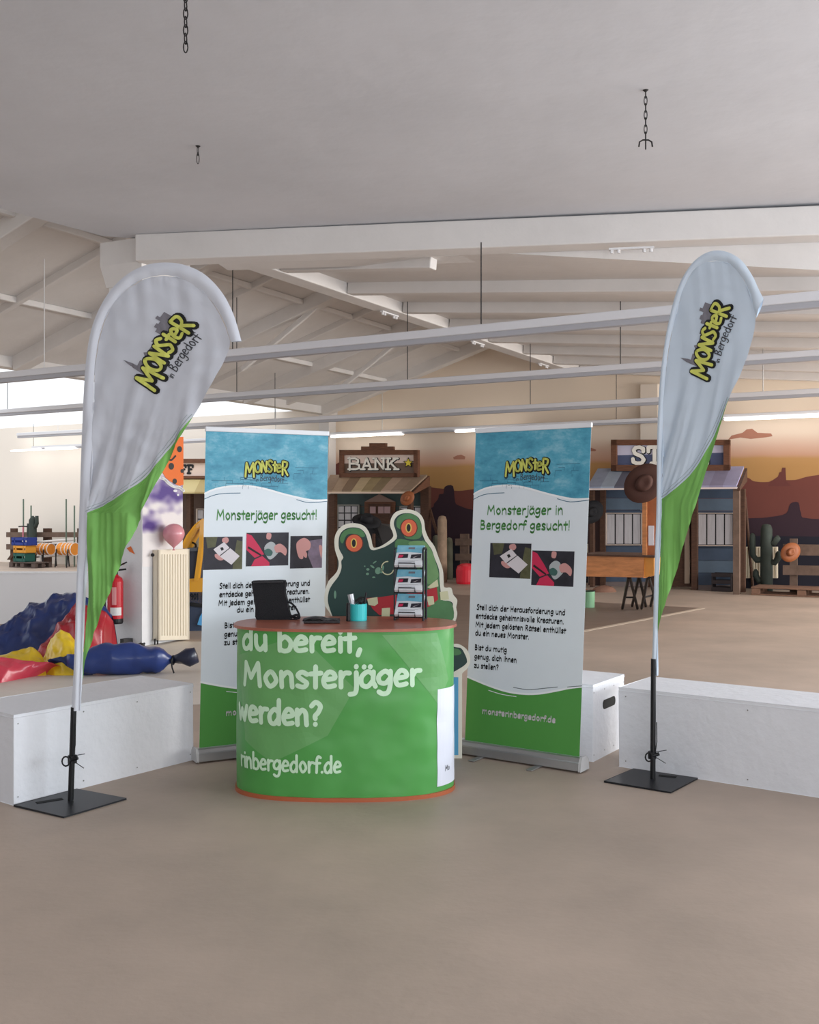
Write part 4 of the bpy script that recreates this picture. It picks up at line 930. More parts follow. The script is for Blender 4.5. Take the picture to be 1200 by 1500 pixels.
strip_cols = [(168, 140, 116), (186, 158, 130), (150, 124, 98), (206, 184, 146), (172, 152, 112), (150, 132, 100), (196, 168, 146), (170, 146, 126), (160, 138, 118)]
for k in range(9):
    P1, P2 = dpl(bd+.1), dpl(bd+1.3)
    q = [P1.at(tops[k], 698), P1.at(tops[k+1], 698), P2.at(bots[k+1]-.0, 721), P2.at(bots[k], 721.5)]
    MB().prism(q, (0, 0, .04)).build('roof_board', mat('bank_roof_%d' % k, strip_cols[k], .6, var=.08), bank)
q = [dpl(bd+1.31).at(x, y) for x, y in rect(470, 720.5, 602, 723)]; MB().prism(q, A*.04).build('roof_edge', mat('pale_trim', (226, 204, 184), .6), bank)
q = [dpl(bd).at(627, 697), dpl(bd+1.3).at(602, 722), dpl(bd+1.3).at(602, 725), dpl(bd).at(627, 712)]; MB().prism(q, U*.05).build('gable_trim', brown_wood2, bank)
for x0, x1, dd in ((481, 490, bd+1.2), (597, 602, bd+1.2), (616, 628, bd+.1)):
    y1 = floor_y((x0+x1)/2, dd); slab_px(MB(), rect(x0, 724 if dd > bd+1 else 712, x1, y1), dd, .12).build('porch_post', brown_wood, bank)
q = [dpl(bd).at(626, 740), dpl(bd).at(629, 740), dpl(bd+.3).at(641, 782), dpl(bd+.3).at(638, 782)]; MB().prism(q, A*.05).build('brace', brown_wood, bank)
window(bank, 493, 739, 526, 796, bd+.01, 3, 5, 1.8, framem=mat('greyish_frame', (140, 140, 134), .6)); window(bank, 585, 741, 619, 796, bd+.01, 3, 5, 1.8, framem=MATS['greyish_frame'])
slab_px(MB(), rect(534, 735, 578, floor_y(556, bd)), bd+.06, .05).build('door_frame', brown_wood2, bank)
slab_px(MB(), [(534, 735), (555, 724), (578, 735)], bd+.10, .06).build('pediment', mat('dusty_wood', (140, 116, 106), .7), bank)
slab_px(MB(), rect(540, 738, 572, floor_y(556, bd)-1), bd+.10, .05).build('door', brown_wood, bank)
for x in (542, 554, 563): slab_px(MB(), rect(x, 742, x+8, 752), bd+.13, .02).build('door_pane', mat('rosy_pane', (170, 140, 140), .5), bank)
# hats helper
def hat(c, s, m, label, ax=Vector((0, -1, .15)), group=None, parent=None):
    t = thing('cowboy_hat', c, label, 'hat', group)
    ax = ax.normalized()
    mb = MB(); mb.lathe([(s*.32, -.01), (s*.6, -.006), (s, .03*s), (s, .05*s), (s*.55, .02), (s*.3, .02)], c, 22, ax=ax, xs=1, ys=.82); mb.build('brim', m, t, smooth=True)
    mb = MB(); mb.lathe([(s*.45, 0), (s*.42, s*.3), (s*.33, s*.52), (s*.2, s*.5), (s*.02, s*.44)], c, 18, ax=ax, xs=1, ys=.8); mb.build('crown', m, t, smooth=True)
    return t
tan_hat = mat('tan_leather', (150, 88, 52), .55); brown_hat = mat('brown_felt', (74, 46, 38), .8); black_hat = mat('black_felt', (28, 28, 32), .8); grey_hat = mat('charcoal_felt', (66, 64, 64), .8)
hat(dpl(bd+1.35).at(597, 730), .17, tan_hat, 'tan cowboy hat hanging on the bank porch post', Vector((-.3, -1, .1)), 'cowboy hats')
# costume stand with dark hats behind the frog
std = thing('coat_stand', zup(dpl(3.6).at(548, 800), 0), 'dark stand of draped black saddle cloths rising behind the frog', 'stand')
SPn = dpl(3.6)
mb = MB(); b0 = SPn.at(548, 800); mb.tube([zup(b0, 0), zup(b0, b0.z+.25)], .04, 8); mb.box(zup(b0, .02), (.6, .6, .04)); mb.build('pole', brown_wood, std)
mb = MB(); mb.prism([SPn.at(x, y) for x, y in cat_rom([(510, 769), (530, 762), (540, 766), (556, 768), (570, 772), (582, 790), (577, 806), (560, 800), (545, 775), (528, 770)], 3)], A*.35); mb.build('saddle_cloth', grey_hat, std, bevel=.03)
mb = MB(); mb.prism([SPn.at(x, y) for x, y in ((538, 772), (552, 770), (562, 800), (560, 850), (544, 850))], A*.1); mb.build('hanging_strap', black_hat, std)
hat(SPn.at(541, 764, .1), .30, black_hat, 'wide black cowboy hat above the frog, topmost left of the dark stand', Vector((.15, -.55, .8)), 'cowboy hats')
hat(SPn.at(564, 757, -.7), .27, brown_hat, 'dark brown cowboy hat next to the frog right eye', Vector((-.1, -.6, .8)), 'cowboy hats')

# --- between bank and right banner: cacti, fence, red drum
def cactus(px, d, h, r, arms, m, label, base=None):
    b = zup(dpl(d).at(px, 800), 0) if base is None else base
    t = thing('cactus', b, label, 'cactus', 'wooden cacti before the mural')
    mb = MB(); mb.tube([b+Z*.001, b+Z*.3, b+Z*(h-.1), b+Z*(h-.02), b+Z*h], [r, r, r*.95, r*.7, r*.2], 12); mb.build('trunk', m, t, smooth=True)
    for s, z0, z1, w in arms:
        mb = MB(); mb.tube([b+Z*z0, b+U*(s*w*.7)+Z*(z0-.02), b+U*(s*w)+Z*(z0+.08), b+U*(s*w)+Z*(z1-.05), b+U*(s*w)+Z*z1], [r*.55, r*.55, r*.55, r*.5, r*.2], 10); mb.build('arm', m, t, smooth=True)
    return t
tancac = mat('driftwood', (160, 136, 114), .8, var=.25, scale=8); greycac = mat('grey_green_paint', (116, 116, 98), .8, var=.15, scale=5); grcac = mat('dull_green_paint', (58, 66, 60), .8, var=.15, scale=6)
cactus(648, 1.4, 1.45, .11, [], tancac, 'tall pale driftwood post pointed like a cactus, right of the bank')
cactus(638.5, .5, 1.0, .08, [], greycac, 'pale cactus stub left of the tall driftwood post')
cactus(658, .5, .95, .09, [], greycac, 'grey-green cactus stub right of the tall driftwood post')
cactus(1123, .62, 1.30, .115, [(-1, .62, 1.12, .26), (1, .58, .78, .22), (1, .95, 1.08, .2), (-1, .22, .42, .2)], grcac, 'green cactus with stubby arms in front of the white radiator')
def fence(px0, px1, d, posts, rails, label, m, fh):
    t = thing('board_fence', facade_base(px0, px1, d), label, 'fence')
    for x0, x1, y0 in posts: slab_px(MB(), rect(x0, y0, x1, floor_y((x0+x1)/2, d)-.2), d, .06).build('fence_post', m, t)
    for y0, y1, j in rails: slab_px(MB(), [(px0, y0), (px1, y0+j), (px1, y1+j), (px0, y1)], d+.07, .05).build('fence_board', m, t)
    return t
fence(667, 720, .8, [(674, 686, 782)], [(789, 799, 0), (811, 821, 0)], 'brown board fence piece left of the right banner', grey_wood, 1)
slab_px(MB(), rect(672, 800, 676, 811), .7, .02)
dr = dpl(1.6).at(683, 834); dr0 = zup(dr, 0)
one(MB().lathe([(.2, 0.001), (.215, .05), (.215, .30), (.19, .38), (.1, .43), (.02, .44)], dr0, 22), 'plastic_drum', mat('red_plastic', (214, 40, 56), .35), 'red plastic drum on the floor left of the right banner', 'drum', smooth=False)
# --- STORE
sd = .75
st = thing('store_facade', facade_base(862, 1088, sd), 'western store facade with blue boards, two barred windows and lilac porch roof', 'facade')
def store_floor(x): return floor_y(x, sd)
for x0, x1 in ((883, 948), (1015, 1083)):
    yb = store_floor((x0+x1)/2)-7; y = 712; k = 0
    while y < yb-2:
        y2 = min(yb, y+(yb-712)/8); slab_px(MB(), rect(x0, y+.3, x1, y2-.3), sd+(.012 if k % 2 else 0), .08).build('wall_board', slate2 if k in (1, 6) else slate, st); y = y2; k += 1
    slab_px(MB(), rect(x0, yb, x1, yb+7), sd+.03, .08).build('plinth', mat('taupe_plinth', (128, 116, 114), .7), st)
slab_px(MB(), rect(948, 712, 1015, store_floor(980)-2), sd-.05, .05).build('doorway_panel', brown_wood, st)
slab_px(MB(), rect(1003, 745, 1010, store_floor(1006)-8), sd+.03, .05).build('door_trim', mat('tan_trim', (170, 150, 132), .7), st)
slab_px(MB(), rect(862, 716, 884, store_floor(870)), sd-.02, .05).build('dark_bay_panel', mat('bay_brown', (66, 46, 44), .8), st)
window(st, 887, 751, 941, 799, sd+.03, 4, 1, 1.6); window(st, 1021, 751, 1076, 800, sd+.03, 4, 1, 1.6)
for x0, x1, dd, m in ((879, 886, sd+.1, brown_wood), (864, 869, sd+.5, brown_wood), (1013, 1021, sd+.2, brown_wood), (1074, 1083, sd+.95, grey_wood), (1083, 1091, sd+.35, brown_wood)):
    slab_px(MB(), rect(x0, 716, x1, floor_y((x0+x1)/2, dd)-.1), dd, .12).build('porch_post', m, st)
slab_px(MB(), rect(896, 645, 1068, 688), sd+.2, .06).build('sign_board', navy, st)
mb = MB()
for r in (rect(895, 644, 1069, 652), rect(895, 681, 1069, 690), rect(895, 644, 903, 690), rect(1060, 644, 1069, 690)): slab_px(mb, r, sd+.28, .1)
mb.build('sign_frame', brown_wood2, st)
SP2 = dpl(sd+.2); MB().fill([(903, 652), (1060, 648), (1060, 663), (903, 667)], SP2.at, .006).build('sign_stripe', lilac, st)
mb = MB(); slab(mb, 'STORE', 926.6, 681, 23.5, 27, SP2.at, 7.6, .012, gap=1.0); mb.build('lettering_outline', ink, st)
mb = MB(); slab(mb, 'STORE', 926, 680.5, 23.5, 27, SP2.at, 5.6, .022, gap=1.0); mb.build('lettering', creamw, st)
rc_ = [(146, 156, 178), (164, 178, 196), (106, 110, 128), (122, 126, 146), (140, 148, 172), (160, 160, 190), (150, 150, 176), (132, 132, 160), (158, 156, 186), (146, 142, 170), (160, 158, 192)]
nb = 11
for k in range(nb):
    a0, a1 = 876+(1090-876)*k/nb, 876+(1090-876)*(k+1)/nb; b0, b1 = 860+(1079-860)*k/nb, 860+(1079-860)*(k+1)/nb
    y0, y1 = 689-(3*k/nb), 716-(2*k/nb)
    q = [dpl(sd+.05).at(a0, y0), dpl(sd+.05).at(a1, y0-.3), dpl(sd+1.05).at(b1, y1-.2), dpl(sd+1.05).at(b0, y1)]
    MB().prism(q, (0, 0, .04)).build('roof_board', mat('store_roof_%d' % k, rc_[k], .6, var=.08), st)
q = [dpl(sd+1.06).at(x, y) for x, y in ((859, 715.5), (1080, 713.5), (1080, 716), (859, 718))]; MB().prism(q, A*.04).build('roof_edge', mat('pale_trim2', (226, 210, 206), .6), st)
q = [dpl(sd+.0).at(1091, 686), dpl(sd+1.05).at(1080, 715), dpl(sd+1.05).at(1080, 719), dpl(sd).at(1091, 705)]; MB().prism(q, U*.05).build('gable_trim', brown_wood, st)
# leaning pole, crate, hats, radiators
lp = MB(); lp.tube([dpl(.25).at(1091.5, 728), zup(dpl(.3).at(1103, 800), .02)], .03, 8); one(lp, 'leaning_pole', brown_wood, 'thin dark pole leaning on the wall right of the store', 'pole')
def bottle_crate(px0, px1, d, h, label, m):
    p0 = zup(dpl(d).at(px0, 800), 0); p1 = zup(dpl(d).at(px1, 800), 0); L = (p1-p0).length; u = (p1-p0).normalized(); c = (p0+p1)/2
    t = thing('crate', c, label, 'crate', 'plastic crates')
    MB().box(c+Z*.012, (L, .3, .02), ex=u, ey=A).build('bottom', m, t)
    for s in (-1, 1):
        for k in range(3): MB().box(c+u*0+A*(s*.14)+Z*(.05+(h-.08)*k/2), (L, .02, h*.2), ex=u, ey=A).build('side_slat', m, t)
        MB().box(c+u*(s*(L/2-.01))+Z*(h/2), (.02, .28, h-.02), ex=u, ey=A).build('end_panel', m, t)
    return t
bottle_crate(1045, 1074, 1.0, .35, 'black bottle crate on the floor before the store', mat('black_crate', (40, 32, 34), .6))
def wall_rad(x0, x1, y0, y1, d, label, nr):
    t = thing('radiator', facade_base(x0, x1, d), label, 'radiator', 'low white radiators below the mural')
    slab_px(MB(), rect(x0, y0, x1, y1), d, .08).build('panel', cream, t)
    for k in range(nr):
        x = x0+(x1-x0)*(k+.5)/nr; slab_px(MB(), rect(x-.9, y0+1, x+.9, y1-1), d+.02, .02).build('rib', cream, t)
    mb = MB(); p = dpl(d-.03).at((x0+x1)/2, y1); mb.tube([p, zup(p, 0)], .02, 6); mb.build('pipe', cream, t)
wall_rad(1091, 1139, 801, 847, .12, 'low white radiator behind the green cactus', 12)
wall_rad(845, 881, 797, 828, .12, 'small cream radiator left of the store windows', 8)
hat(dpl(1.3).at(867, 750), .26, black_hat, 'round black hat on the post at the left of the store', Vector((0, -1, 0)), 'cowboy hats')
fence(1147, 1262, .9, [(1157, 1168, 789), (1238, 1250, 789)], [(797, 813, 2), (828, 842, 2)], 'brown board fence at the right edge of the picture', grey_wood, 1)
hat(dpl(1.05).at(1158, 809), .2, tan_hat, 'orange-brown cowboy hat hanging on the fence at far right', Vector((-.1, -1, .1)), 'cowboy hats')
def pallet(c, u, Lx, Ly, label, m, group='wooden pallets'):
    v = Vector((-u.y, u.x, 0)); t = thing('pallet', c, label, 'pallet', group)
    for k in range(6): MB().box(c+v*((k-2.5)*Ly/6)+Z*.14, (Lx, Ly/6*.78, .022), ex=u, ey=v).build('deck_board', m, t)
    for a in (-1, 0, 1):
        for b in (-1, 0, 1): MB().box(c+u*(a*(Lx/2-.08))+v*(b*(Ly/2-.06))+Z*.075, (.14, .10, .09), ex=u, ey=v).build('block', m, t)
        MB().box(c+v*(a*(Ly/2-.06))+Z*.016, (Lx, .1, .022), ex=u, ey=v).build('bottom_board', m, t)
pw = mat('pallet_wood', (130, 98, 80), .8, var=.2, scale=6)
p0 = floorp(1102, 872); pallet(p0+U*.85+A*.42, U, 1.75, .8, 'wooden pallet on the floor under the far-right fence', pw)
# --- wooden stall with trestles
wy = 16.0; WP = Plane((0, wy, 0), A)
stall = thing('vendor_cart', zup(WP.at(920, 880), 0), 'orange-brown wooden tray table on black trestles, right of the right banner', 'table')
ow = mat('orange_pine', (198, 132, 84), .5, var=.3, scale=4, stretch=(1, 1, 5)); ow2 = mat('golden_pine', (206, 138, 62), .5, var=.15, scale=5)
def wsl(mb, pts, dd, th): mb.prism([WP.off(dd).at(x, y) for x, y in pts], A*th); return mb
wsl(MB(), [(846, 813), (943, 816), (943, 846), (846, 843)], 0, .9).build('box_body', ow, stall, bevel=.01)
wsl(MB(), [(943.5, 816), (958, 815), (958, 843), (943.5, 846)], -.02, .85).build('side_panel', ow2, stall)
wsl(MB(), [(843, 811.5), (962, 814.5), (962, 817), (843, 814)], .03, 1.0).build('top_edge', brown_wood, stall)
wsl(MB(), [(941, 715), (947, 715), (947, 815), (941, 815)], -.2, .08).build('stall_post', ow, stall)
wsl(MB(), [(947.5, 708), (962, 706), (962, 814), (947.5, 815)], -.25, .05).build('back_panel', mat('knotty_pine', (172, 104, 66), .6, var=.25, scale=4), stall)
wsl(MB(), rect(950, 770, 958, 799), -.2, .01).build('paper_note', paper, stall)
for cx in (921, 949):
    for dd in (.0,):
        mb = MB(); a = WP.off(-.2).at(cx, 846); b1 = floorp(cx-9, 893); b2 = floorp(cx+13, 893-(0 if cx < 930 else 6))
        b1 = zup(b1, 0.02); b2 = zup(b2, .02)
        mb.tube([a, b1], .022, 6); mb.tube([a+U*.02, b2], .022, 6); m1 = Vector(a).lerp(b1, .62); m2 = Vector(a).lerp(b2, .62); mb.tube([m1, m2], .014, 6)
        a2 = a+A*.5; mb.tube([a2, b1+A*.5], .022, 6); mb.tube([a2, b2+A*.45], .022, 6)
        mb.build('trestle', black_metal, stall)
hat(WP.off(.12).at(944, 708), .3, brown_hat, 'dark brown cowboy hat on the wooden stall post before the store', Vector((-.25, -1, .05)), 'cowboy hats')
bk0 = zup(floorp(862, 890), 0)
bu = thing('bucket', bk0, 'mint green enamel bucket with dark rim on the floor right of the banner', 'bucket')
MB().lathe([(.095, 0.001), (.1, .01), (.105, .26), (.103, .265)], bk0, 20).build('body', mat('mint_enamel', (138, 190, 150), .35), bu)
mb = MB(); mb.tube([bk0+Vector((.106*math.cos(t), .106*math.sin(t), .268)) for t in [2*math.pi*k/20 for k in range(21)]], .008, 6); mb.build('rim', black_plastic, bu)
# stones under the stall
for i, (x, y, r) in enumerate(((885, 0, .20), (851, 0, .13), (866, 0, .07))):
    b = zup(floorp(x, 867), 0)
    mb = MB(); mb.grid(lambda a, q: b+Vector((r*math.cos(2*math.pi*a)*math.sin(math.pi*q/2)*1.2, r*.7*math.sin(2*math.pi*a)*math.sin(math.pi*q/2), .62*r*math.cos(math.pi*q/2)*(1+.1*noise.noise(Vector((a*5, q*5, i)))))), 14, 6)
    one(mb, 'stone', mat('tan_stone', (126, 92, 76), .8, var=.2), ['large rounded brown stone on the floor behind the cart', 'medium brown stone at the right edge of the banner', 'smallest brown stone between the two larger ones'][i], 'stone', 'stones behind the cart', smooth=True)

# --- SHERIFF (seen between left flag and left banner)
hd_ = 1.2; sh = thing('sheriff_facade', facade_base(230, 470, hd_), 'western facade with yellow striped porch roof seen between left column and left banner', 'facade')
slab_px(MB(), rect(215, 676, 330, 700), hd_+.2, .06).build('sign_board', pinkc, sh)
mb = MB()
for r in (rect(213, 672, 332, 678), rect(213, 697, 332, 701)): slab_px(mb, r, hd_+.28, .1)
mb.build('sign_frame', brown_wood2, sh)
SP3 = dpl(hd_+.2); mb = MB(); slab(mb, 'SHERIFF', 213.5, 694, 10.3, 13, SP3.at, 3.2, .012); mb.build('lettering', ink, sh)
for k in range(9):
    a0, a1 = 220+25*k, 245+25*k; q = [dpl(hd_+.1).at(a0, 702), dpl(hd_+.1).at(a1, 702), dpl(hd_+1.2).at(a1-10, 723), dpl(hd_+1.2).at(a0-10, 723)]
    MB().prism(q, (0, 0, .04)).build('roof_board', mat('sheriff_roof_%d' % (k % 2), [(214, 196, 140), (190, 168, 112)][k % 2], .6), sh)
slab_px(MB(), rect(225, 723, 464, floor_y(350, hd_)), hd_-.02, .06).build('wall_panel', mat('bay_brown2', (92, 74, 66), .8, var=.2, scale=3), sh)
for x in (273, 300, 458): slab_px(MB(), rect(x, 723, x+6, floor_y(x, hd_+1.0)), hd_+1.0, .12).build('porch_post', brown_wood, sh)
window(sh, 287, 745, 300, 790, hd_+.03, 1, 3, 1.4)

# --- yellow ride-on truck
ty = 13.6; TP = Plane((0, ty, 0), Vector((-.15, 1, 0)))
tk = thing('ride_on_truck', zup(TP.at(320, 900), 0), 'yellow toy truck cab on a dark blue base, between column and left banner', 'vehicle')
yelm = mat('yellow_fibreglass', (222, 160, 44), .35, coat=.3)
def tsl(pts, dd, th): return MB().prism([TP.off(dd).at(x, y) for x, y in pts], Vector((.15, 1, 0)).normalized()*th)
tsl([(266, 800), (274, 784), (286, 768), (297, 762), (330, 758), (360, 762), (360, 768), (300, 770), (290, 776), (281, 790), (273, 805), (272, 812), (266, 812)], 0, .5).build('cab_roof', yelm, tk, bevel=.02)
tsl([(293, 768), (299, 768), (296, 800), (290, 850), (284, 852), (291, 800)], .02, .08).build('cab_pillar', yelm, tk)
tsl([(266, 850), (286, 848), (360, 846), (360, 884), (300, 884), (272, 880), (266, 874)], 0, .5).build('cab_body', yelm, tk, bevel=.02)
tsl([(268, 806), (291, 806), (287, 850), (268, 852)], -.03, .3).build('door_opening', mat('dark_interior', (56, 60, 74), .6), tk)
tsl([(268, 803), (292, 802), (292, 807), (268, 808)], .0, .3).build('window_sill', mat('grey_rubber', (88, 92, 100), .6), tk)
tsl([(275, 792), (283, 772), (293, 772), (291, 803), (273, 804)], -.2, .01).build('rear_window', mat('mirror_glass', (150, 150, 138), .2), tk)
mb = MB(); cw = TP.off(-.05).at(277, 800); mb.tube([cw+Vector((.09*math.cos(t), .03*math.sin(t), .05*math.sin(t))) for t in [2*math.pi*k/16 for k in range(17)]], .012, 6); mb.build('steering_wheel', black_plastic, tk)
tsl([(266, 881), (300, 885), (360, 885), (360, 890), (296, 890), (266, 886)], .03, .5).build('bumper', black_plastic, tk)
mb = MB(); write(mb, '901', 279, 290, 878, TP.at, 5.5, 1.6, .006); mb.build('lettering', ink, tk)
tsl([(262, 890), (360, 890), (360, 918), (262, 915)], -.02, .45).build('chassis', mat('slate_base', (64, 80, 104), .5), tk)
def tb(px): return zup(TP.at(px, 900), 0)
mb = MB(); c0 = tb(262); c1 = tb(360); mb.prism([c0, c1, c1+Vector((0, .5, 0)), c0+Vector((0, .5, 0))], (0, 0, .5)); mb.build('base_box', mat('slate_base2', (58, 70, 92), .5), tk)
bt = thing('blue_cloth', TP.off(.1).at(293, 905), 'bright blue scrap of cloth hanging at the edge of the left banner', 'cloth')
MB().prism([TP.off(.06).at(x, y) for x, y in ((289, 915), (293, 903), (299, 893), (302, 918))], (0, .02, 0)).build('cloth_piece', mat('sky_blue_cloth', (90, 170, 226), .7), bt)

# ------------------------------------------------------------------ tarpaulins and rolled bag on the floor
def vinyl(name, c): return mat(name, c, .32, spec=.55, var=.08, scale=3, coat=.15)
bluev, redv, yelv, pinkv = vinyl('blue_vinyl', (32, 52, 108)), vinyl('red_vinyl', (168, 34, 46)), vinyl('yellow_vinyl', (232, 196, 36)), vinyl('pinkish_red_vinyl', (206, 62, 82))
def put(mb, name, m, label, cat='tarpaulin', group='folded vinyl tarpaulins by the column'): return one(mb, name, m, label, cat, group, smooth=True)
def draped(top, bottom, back, seed, amp=.03, bulge=.06, nu=80, nv=34):
    """a sheet lying as a ridge: front foot line, ridge line and a back that falls to the floor again"""
    def at(c, u): k = u*(len(c)-1); i = min(int(k), len(c)-2); f = k-i; f = f*f*(3-2*f); return c[i].lerp(c[i+1], f)
    T = [P(x, y, Y) for x, y, Y in top]; B = [floorp(x, y) for x, y in bottom]
    def fn(a, b):
        t, f = at(T, a), at(B, a); f = Vector((f.x, f.y, .003)); k = Vector((t.x-.02, t.y+back, .003))
        if b < .62:
            q = b/.62; p = f.lerp(t, q); p.z += bulge*math.sin(math.pi*q); p.y -= bulge*.8*math.sin(math.pi*q)
        else:
            q = (b-.62)/.38; p = t.lerp(k, q); p.z += bulge*.6*math.sin(math.pi*q)
        w_ = math.sin(math.pi*min(1, b*1.1))**.6
        u = p.x*2.6+p.z*2.2; v = p.y*2.2-p.x*1.2+p.z
        cr = abs(noise.noise(Vector((u, v, seed))))*1.5+abs(noise.noise(Vector((u*2.3, v*2.1, seed+4))))*.9+abs(noise.noise(Vector((u*5, v*4.6, seed+8))))*.45
        p.z += amp*w_*(.9-cr*1.6); p.y += amp*w_*(cr-.4)
        p.z = max(p.z, .003)
        return p
    return MB().grid(fn, nu, nv)
put(draped([(-90, 940, 10.4), (0, 917, 10.6), (38, 890, 10.8), (68, 872, 10.9), (98, 866, 10.9), (125, 872, 10.9), (150, 880, 10.9), (163, 896, 10.9)], [(-90, 985), (0, 976), (60, 974), (120, 972), (160, 966)], .35, 3.3, .05, .07), 'tarpaulin', bluev, 'large heaped dark blue tarpaulin at the left edge behind the flag pole')
put(draped([(50, 962, 10.0), (72, 930, 10.2), (92, 904, 10.35), (111, 884, 10.45), (134, 889, 10.45), (155, 896, 10.5), (166, 910, 10.6)], [(46, 984), (80, 984), (120, 982), (150, 974), (163, 964)], .25, 8.1, .04, .05), 'tarpaulin', redv, 'deep red tarpaulin heap directly behind the left flag pole')
put(draped([(58, 972, 9.8), (66, 955, 9.9), (76, 935, 9.95), (88, 923, 10.0), (101, 925, 10.0), (116, 941, 9.95), (136, 962, 9.9)], [(60, 988), (80, 990), (110, 990), (138, 987)], .15, 15.4, .03, .03), 'tarpaulin', yelv, 'bright yellow tarpaulin bulging up in the middle of the pile')
put(draped([(-30, 968, 9.6), (0, 962, 9.7), (18, 955, 9.75), (34, 948, 9.8), (48, 947, 9.8), (58, 955, 9.8), (66, 968, 9.75)], [(-30, 995), (20, 992), (68, 990)], .12, 19.2, .03, .02), 'tarpaulin', mat('ochre_vinyl', (214, 180, 44), .35, var=.1), 'lower ochre yellow tarpaulin fold, left of the bright yellow one')
put(draped([(-90, 968, 9.3), (0, 963, 9.4), (30, 966, 9.45), (55, 969, 9.5), (76, 971, 9.55), (88, 976, 9.6)], [(-90, 1010), (0, 1001), (40, 993), (87, 985)], .12, 25.7, .025, .03), 'tarpaulin', pinkv, 'pinkish red folded tarpaulin lying lowest at the left edge')
put(draped([(70, 969, 9.55), (85, 962, 9.65), (100, 957, 9.7), (118, 956, 9.7), (134, 958, 9.7)], [(89, 985), (104, 988), (120, 990), (136, 989)], .12, 31.2, .025, .03), 'tarpaulin', mat('navy_vinyl', (38, 56, 104), .35, var=.1), 'small navy tarpaulin corner right of the pinkish red one')
ps = [zup(floorp(*q), .001) for q in [(-140, 1060), (-140, 965), (150, 940), (300, 940), (330, 1030), (150, 1040)]]
one(MB().prism(ps, (0, 0, .002)), 'floor_covering', mat('pale_floor', (214, 206, 196), .5, var=.05), 'pale grey floor covering under the tarpaulins, behind the left plywood box', 'floor covering')
# tied bag
bgt = thing('tied_bag', (-2.7, 9.55, 0), 'long dark blue rolled bag tied at its right end, in front of the column', 'bag')
mb = MB(); pts_ = []; rs = []
for k in range(26):
    f = k/25; x = -3.18+.92*f; rr = .128*min(1, .35+f*1.6)*(1 if f < .86 else max(.22, 1-(f-.86)/.14*.8))*(1+.12*noise.noise(Vector((f*7, 0, 4)))); pts_.append(Vector((x, 9.50+.24*f, .125))); rs.append(max(.035, rr))
mb.tube(pts_, rs, 22); mb.v = [Vector((v.x, v.y+.02*noise.noise(v*6), max(.003, v.z*1.15+.05*noise.noise(v*5)+.02*noise.noise(Vector((v.x*20, v.y*9, v.z*14)))))) for v in mb.v]
mb.build('bag_body', vinyl('blue_bag_vinyl', (34, 58, 122)), bgt, smooth=True)
mb = MB(); mb.tube([Vector((-2.27, 9.74, .12)), Vector((-2.2, 9.76, .13)), Vector((-2.12, 9.79, .14)), Vector((-2.04, 9.8, .17))], [.03, .045, .085, .07], 14)
mb.v = [v+Vector((0, 0, .03*noise.noise(v*14))) for v in mb.v]; mb.build('gathered_end', vinyl('navy_end', (28, 34, 58)), bgt, smooth=True)
mb = MB(); mb.tube([Vector((-2.25, 9.745+.045*math.cos(t), .12+.04*math.sin(t))) for t in [2*math.pi*k/12 for k in range(13)]], .01, 6)
mb.tube([Vector((-2.26, 9.69, .14)), Vector((-2.24, 9.66, .06)), Vector((-2.22, 9.65, .01))], .008, 5); mb.build('tie_strap', black_plastic, bgt)
mb = MB()
for k in range(3):
    mb.tube([Vector((-2.98+.06*math.sin(j*1.3+k), 11.2+.1*math.cos(j*.9+k*2), .02+.06*abs(math.sin(j*.7+k)))) for j in range(9)]+[Vector((-2.75, 11.0, .01))], .012, 6)
one(mb, 'cable', black_plastic, 'tangled black cable on the floor at the foot of the column', 'cable')
one(MB().box(LF.at(190, 941, .05)+Z*.0, (.13, .07, .1), .9), 'power_adapter', grey_hat, 'small dark power adapter at the foot of the column', 'adapter')

# ------------------------------------------------------------------ far left: fence, crates, play equipment
WL = Plane(hp(-5, 0, -.02), A)
def wl(d): return WL.off(d)
def fsl(pts, d, th): return MB().prism([wl(d).at(x, y) for x, y in pts], A*th)
def fy2(px, d): return 750+EYE*F/wl(d).at(px, 800).y
ff = thing('board_fence', zup(wl(.6).at(60, 800), 0), 'brown board fence against the cream wall at far left', 'fence')
for x0, x1 in ((15, 23), (63, 73), (113, 121)): fsl(rect(x0, 774, x1, fy2(x0, .6)), .6, .08).build('fence_post', brown_wood, ff)
for y0, y1 in ((779.5, 787), (797, 805)): fsl(rect(9, y0, 122, y1), .69, .06).build('fence_board', grey_wood, ff)
fsl([(10, 820), (20, 806), (24, 806), (15, 820)], .75, .05).build('brace', brown_wood, ff)
b0 = zup(wl(.9).at(48, 800), 0)
t = thing('cactus', b0, 'dark green cactus behind the stacked crates at far left', 'cactus', 'wooden cacti before the mural')
mb = MB(); mb.tube([b0+Z*.002, b0+Z*.5, b0+Z*1.3, b0+Z*1.42], [.09, .12, .11, .03], 10); mb.build('trunk', grcac, t, smooth=True)
for s, z0, z1 in ((-1, .8, 1.2), (1, 1.12, 1.42)):
    mb = MB(); mb.tube([b0+Z*z0, b0+U*(s*.13)+Z*z0, b0+U*(s*.17)+Z*(z0+.08), b0+U*(s*.17)+Z*z1], [.06, .06, .06, .05], 8); mb.build('arm', grcac, t, smooth=True)
cx0 = floorp(41, 831); cx0 = zup(cx0, 0)
pallet(cx0+U*.1, U, 1.05, .6, 'small dark wheeled pallet under the crate stack at far left', mat('dark_pallet', (92, 78, 72), .8))
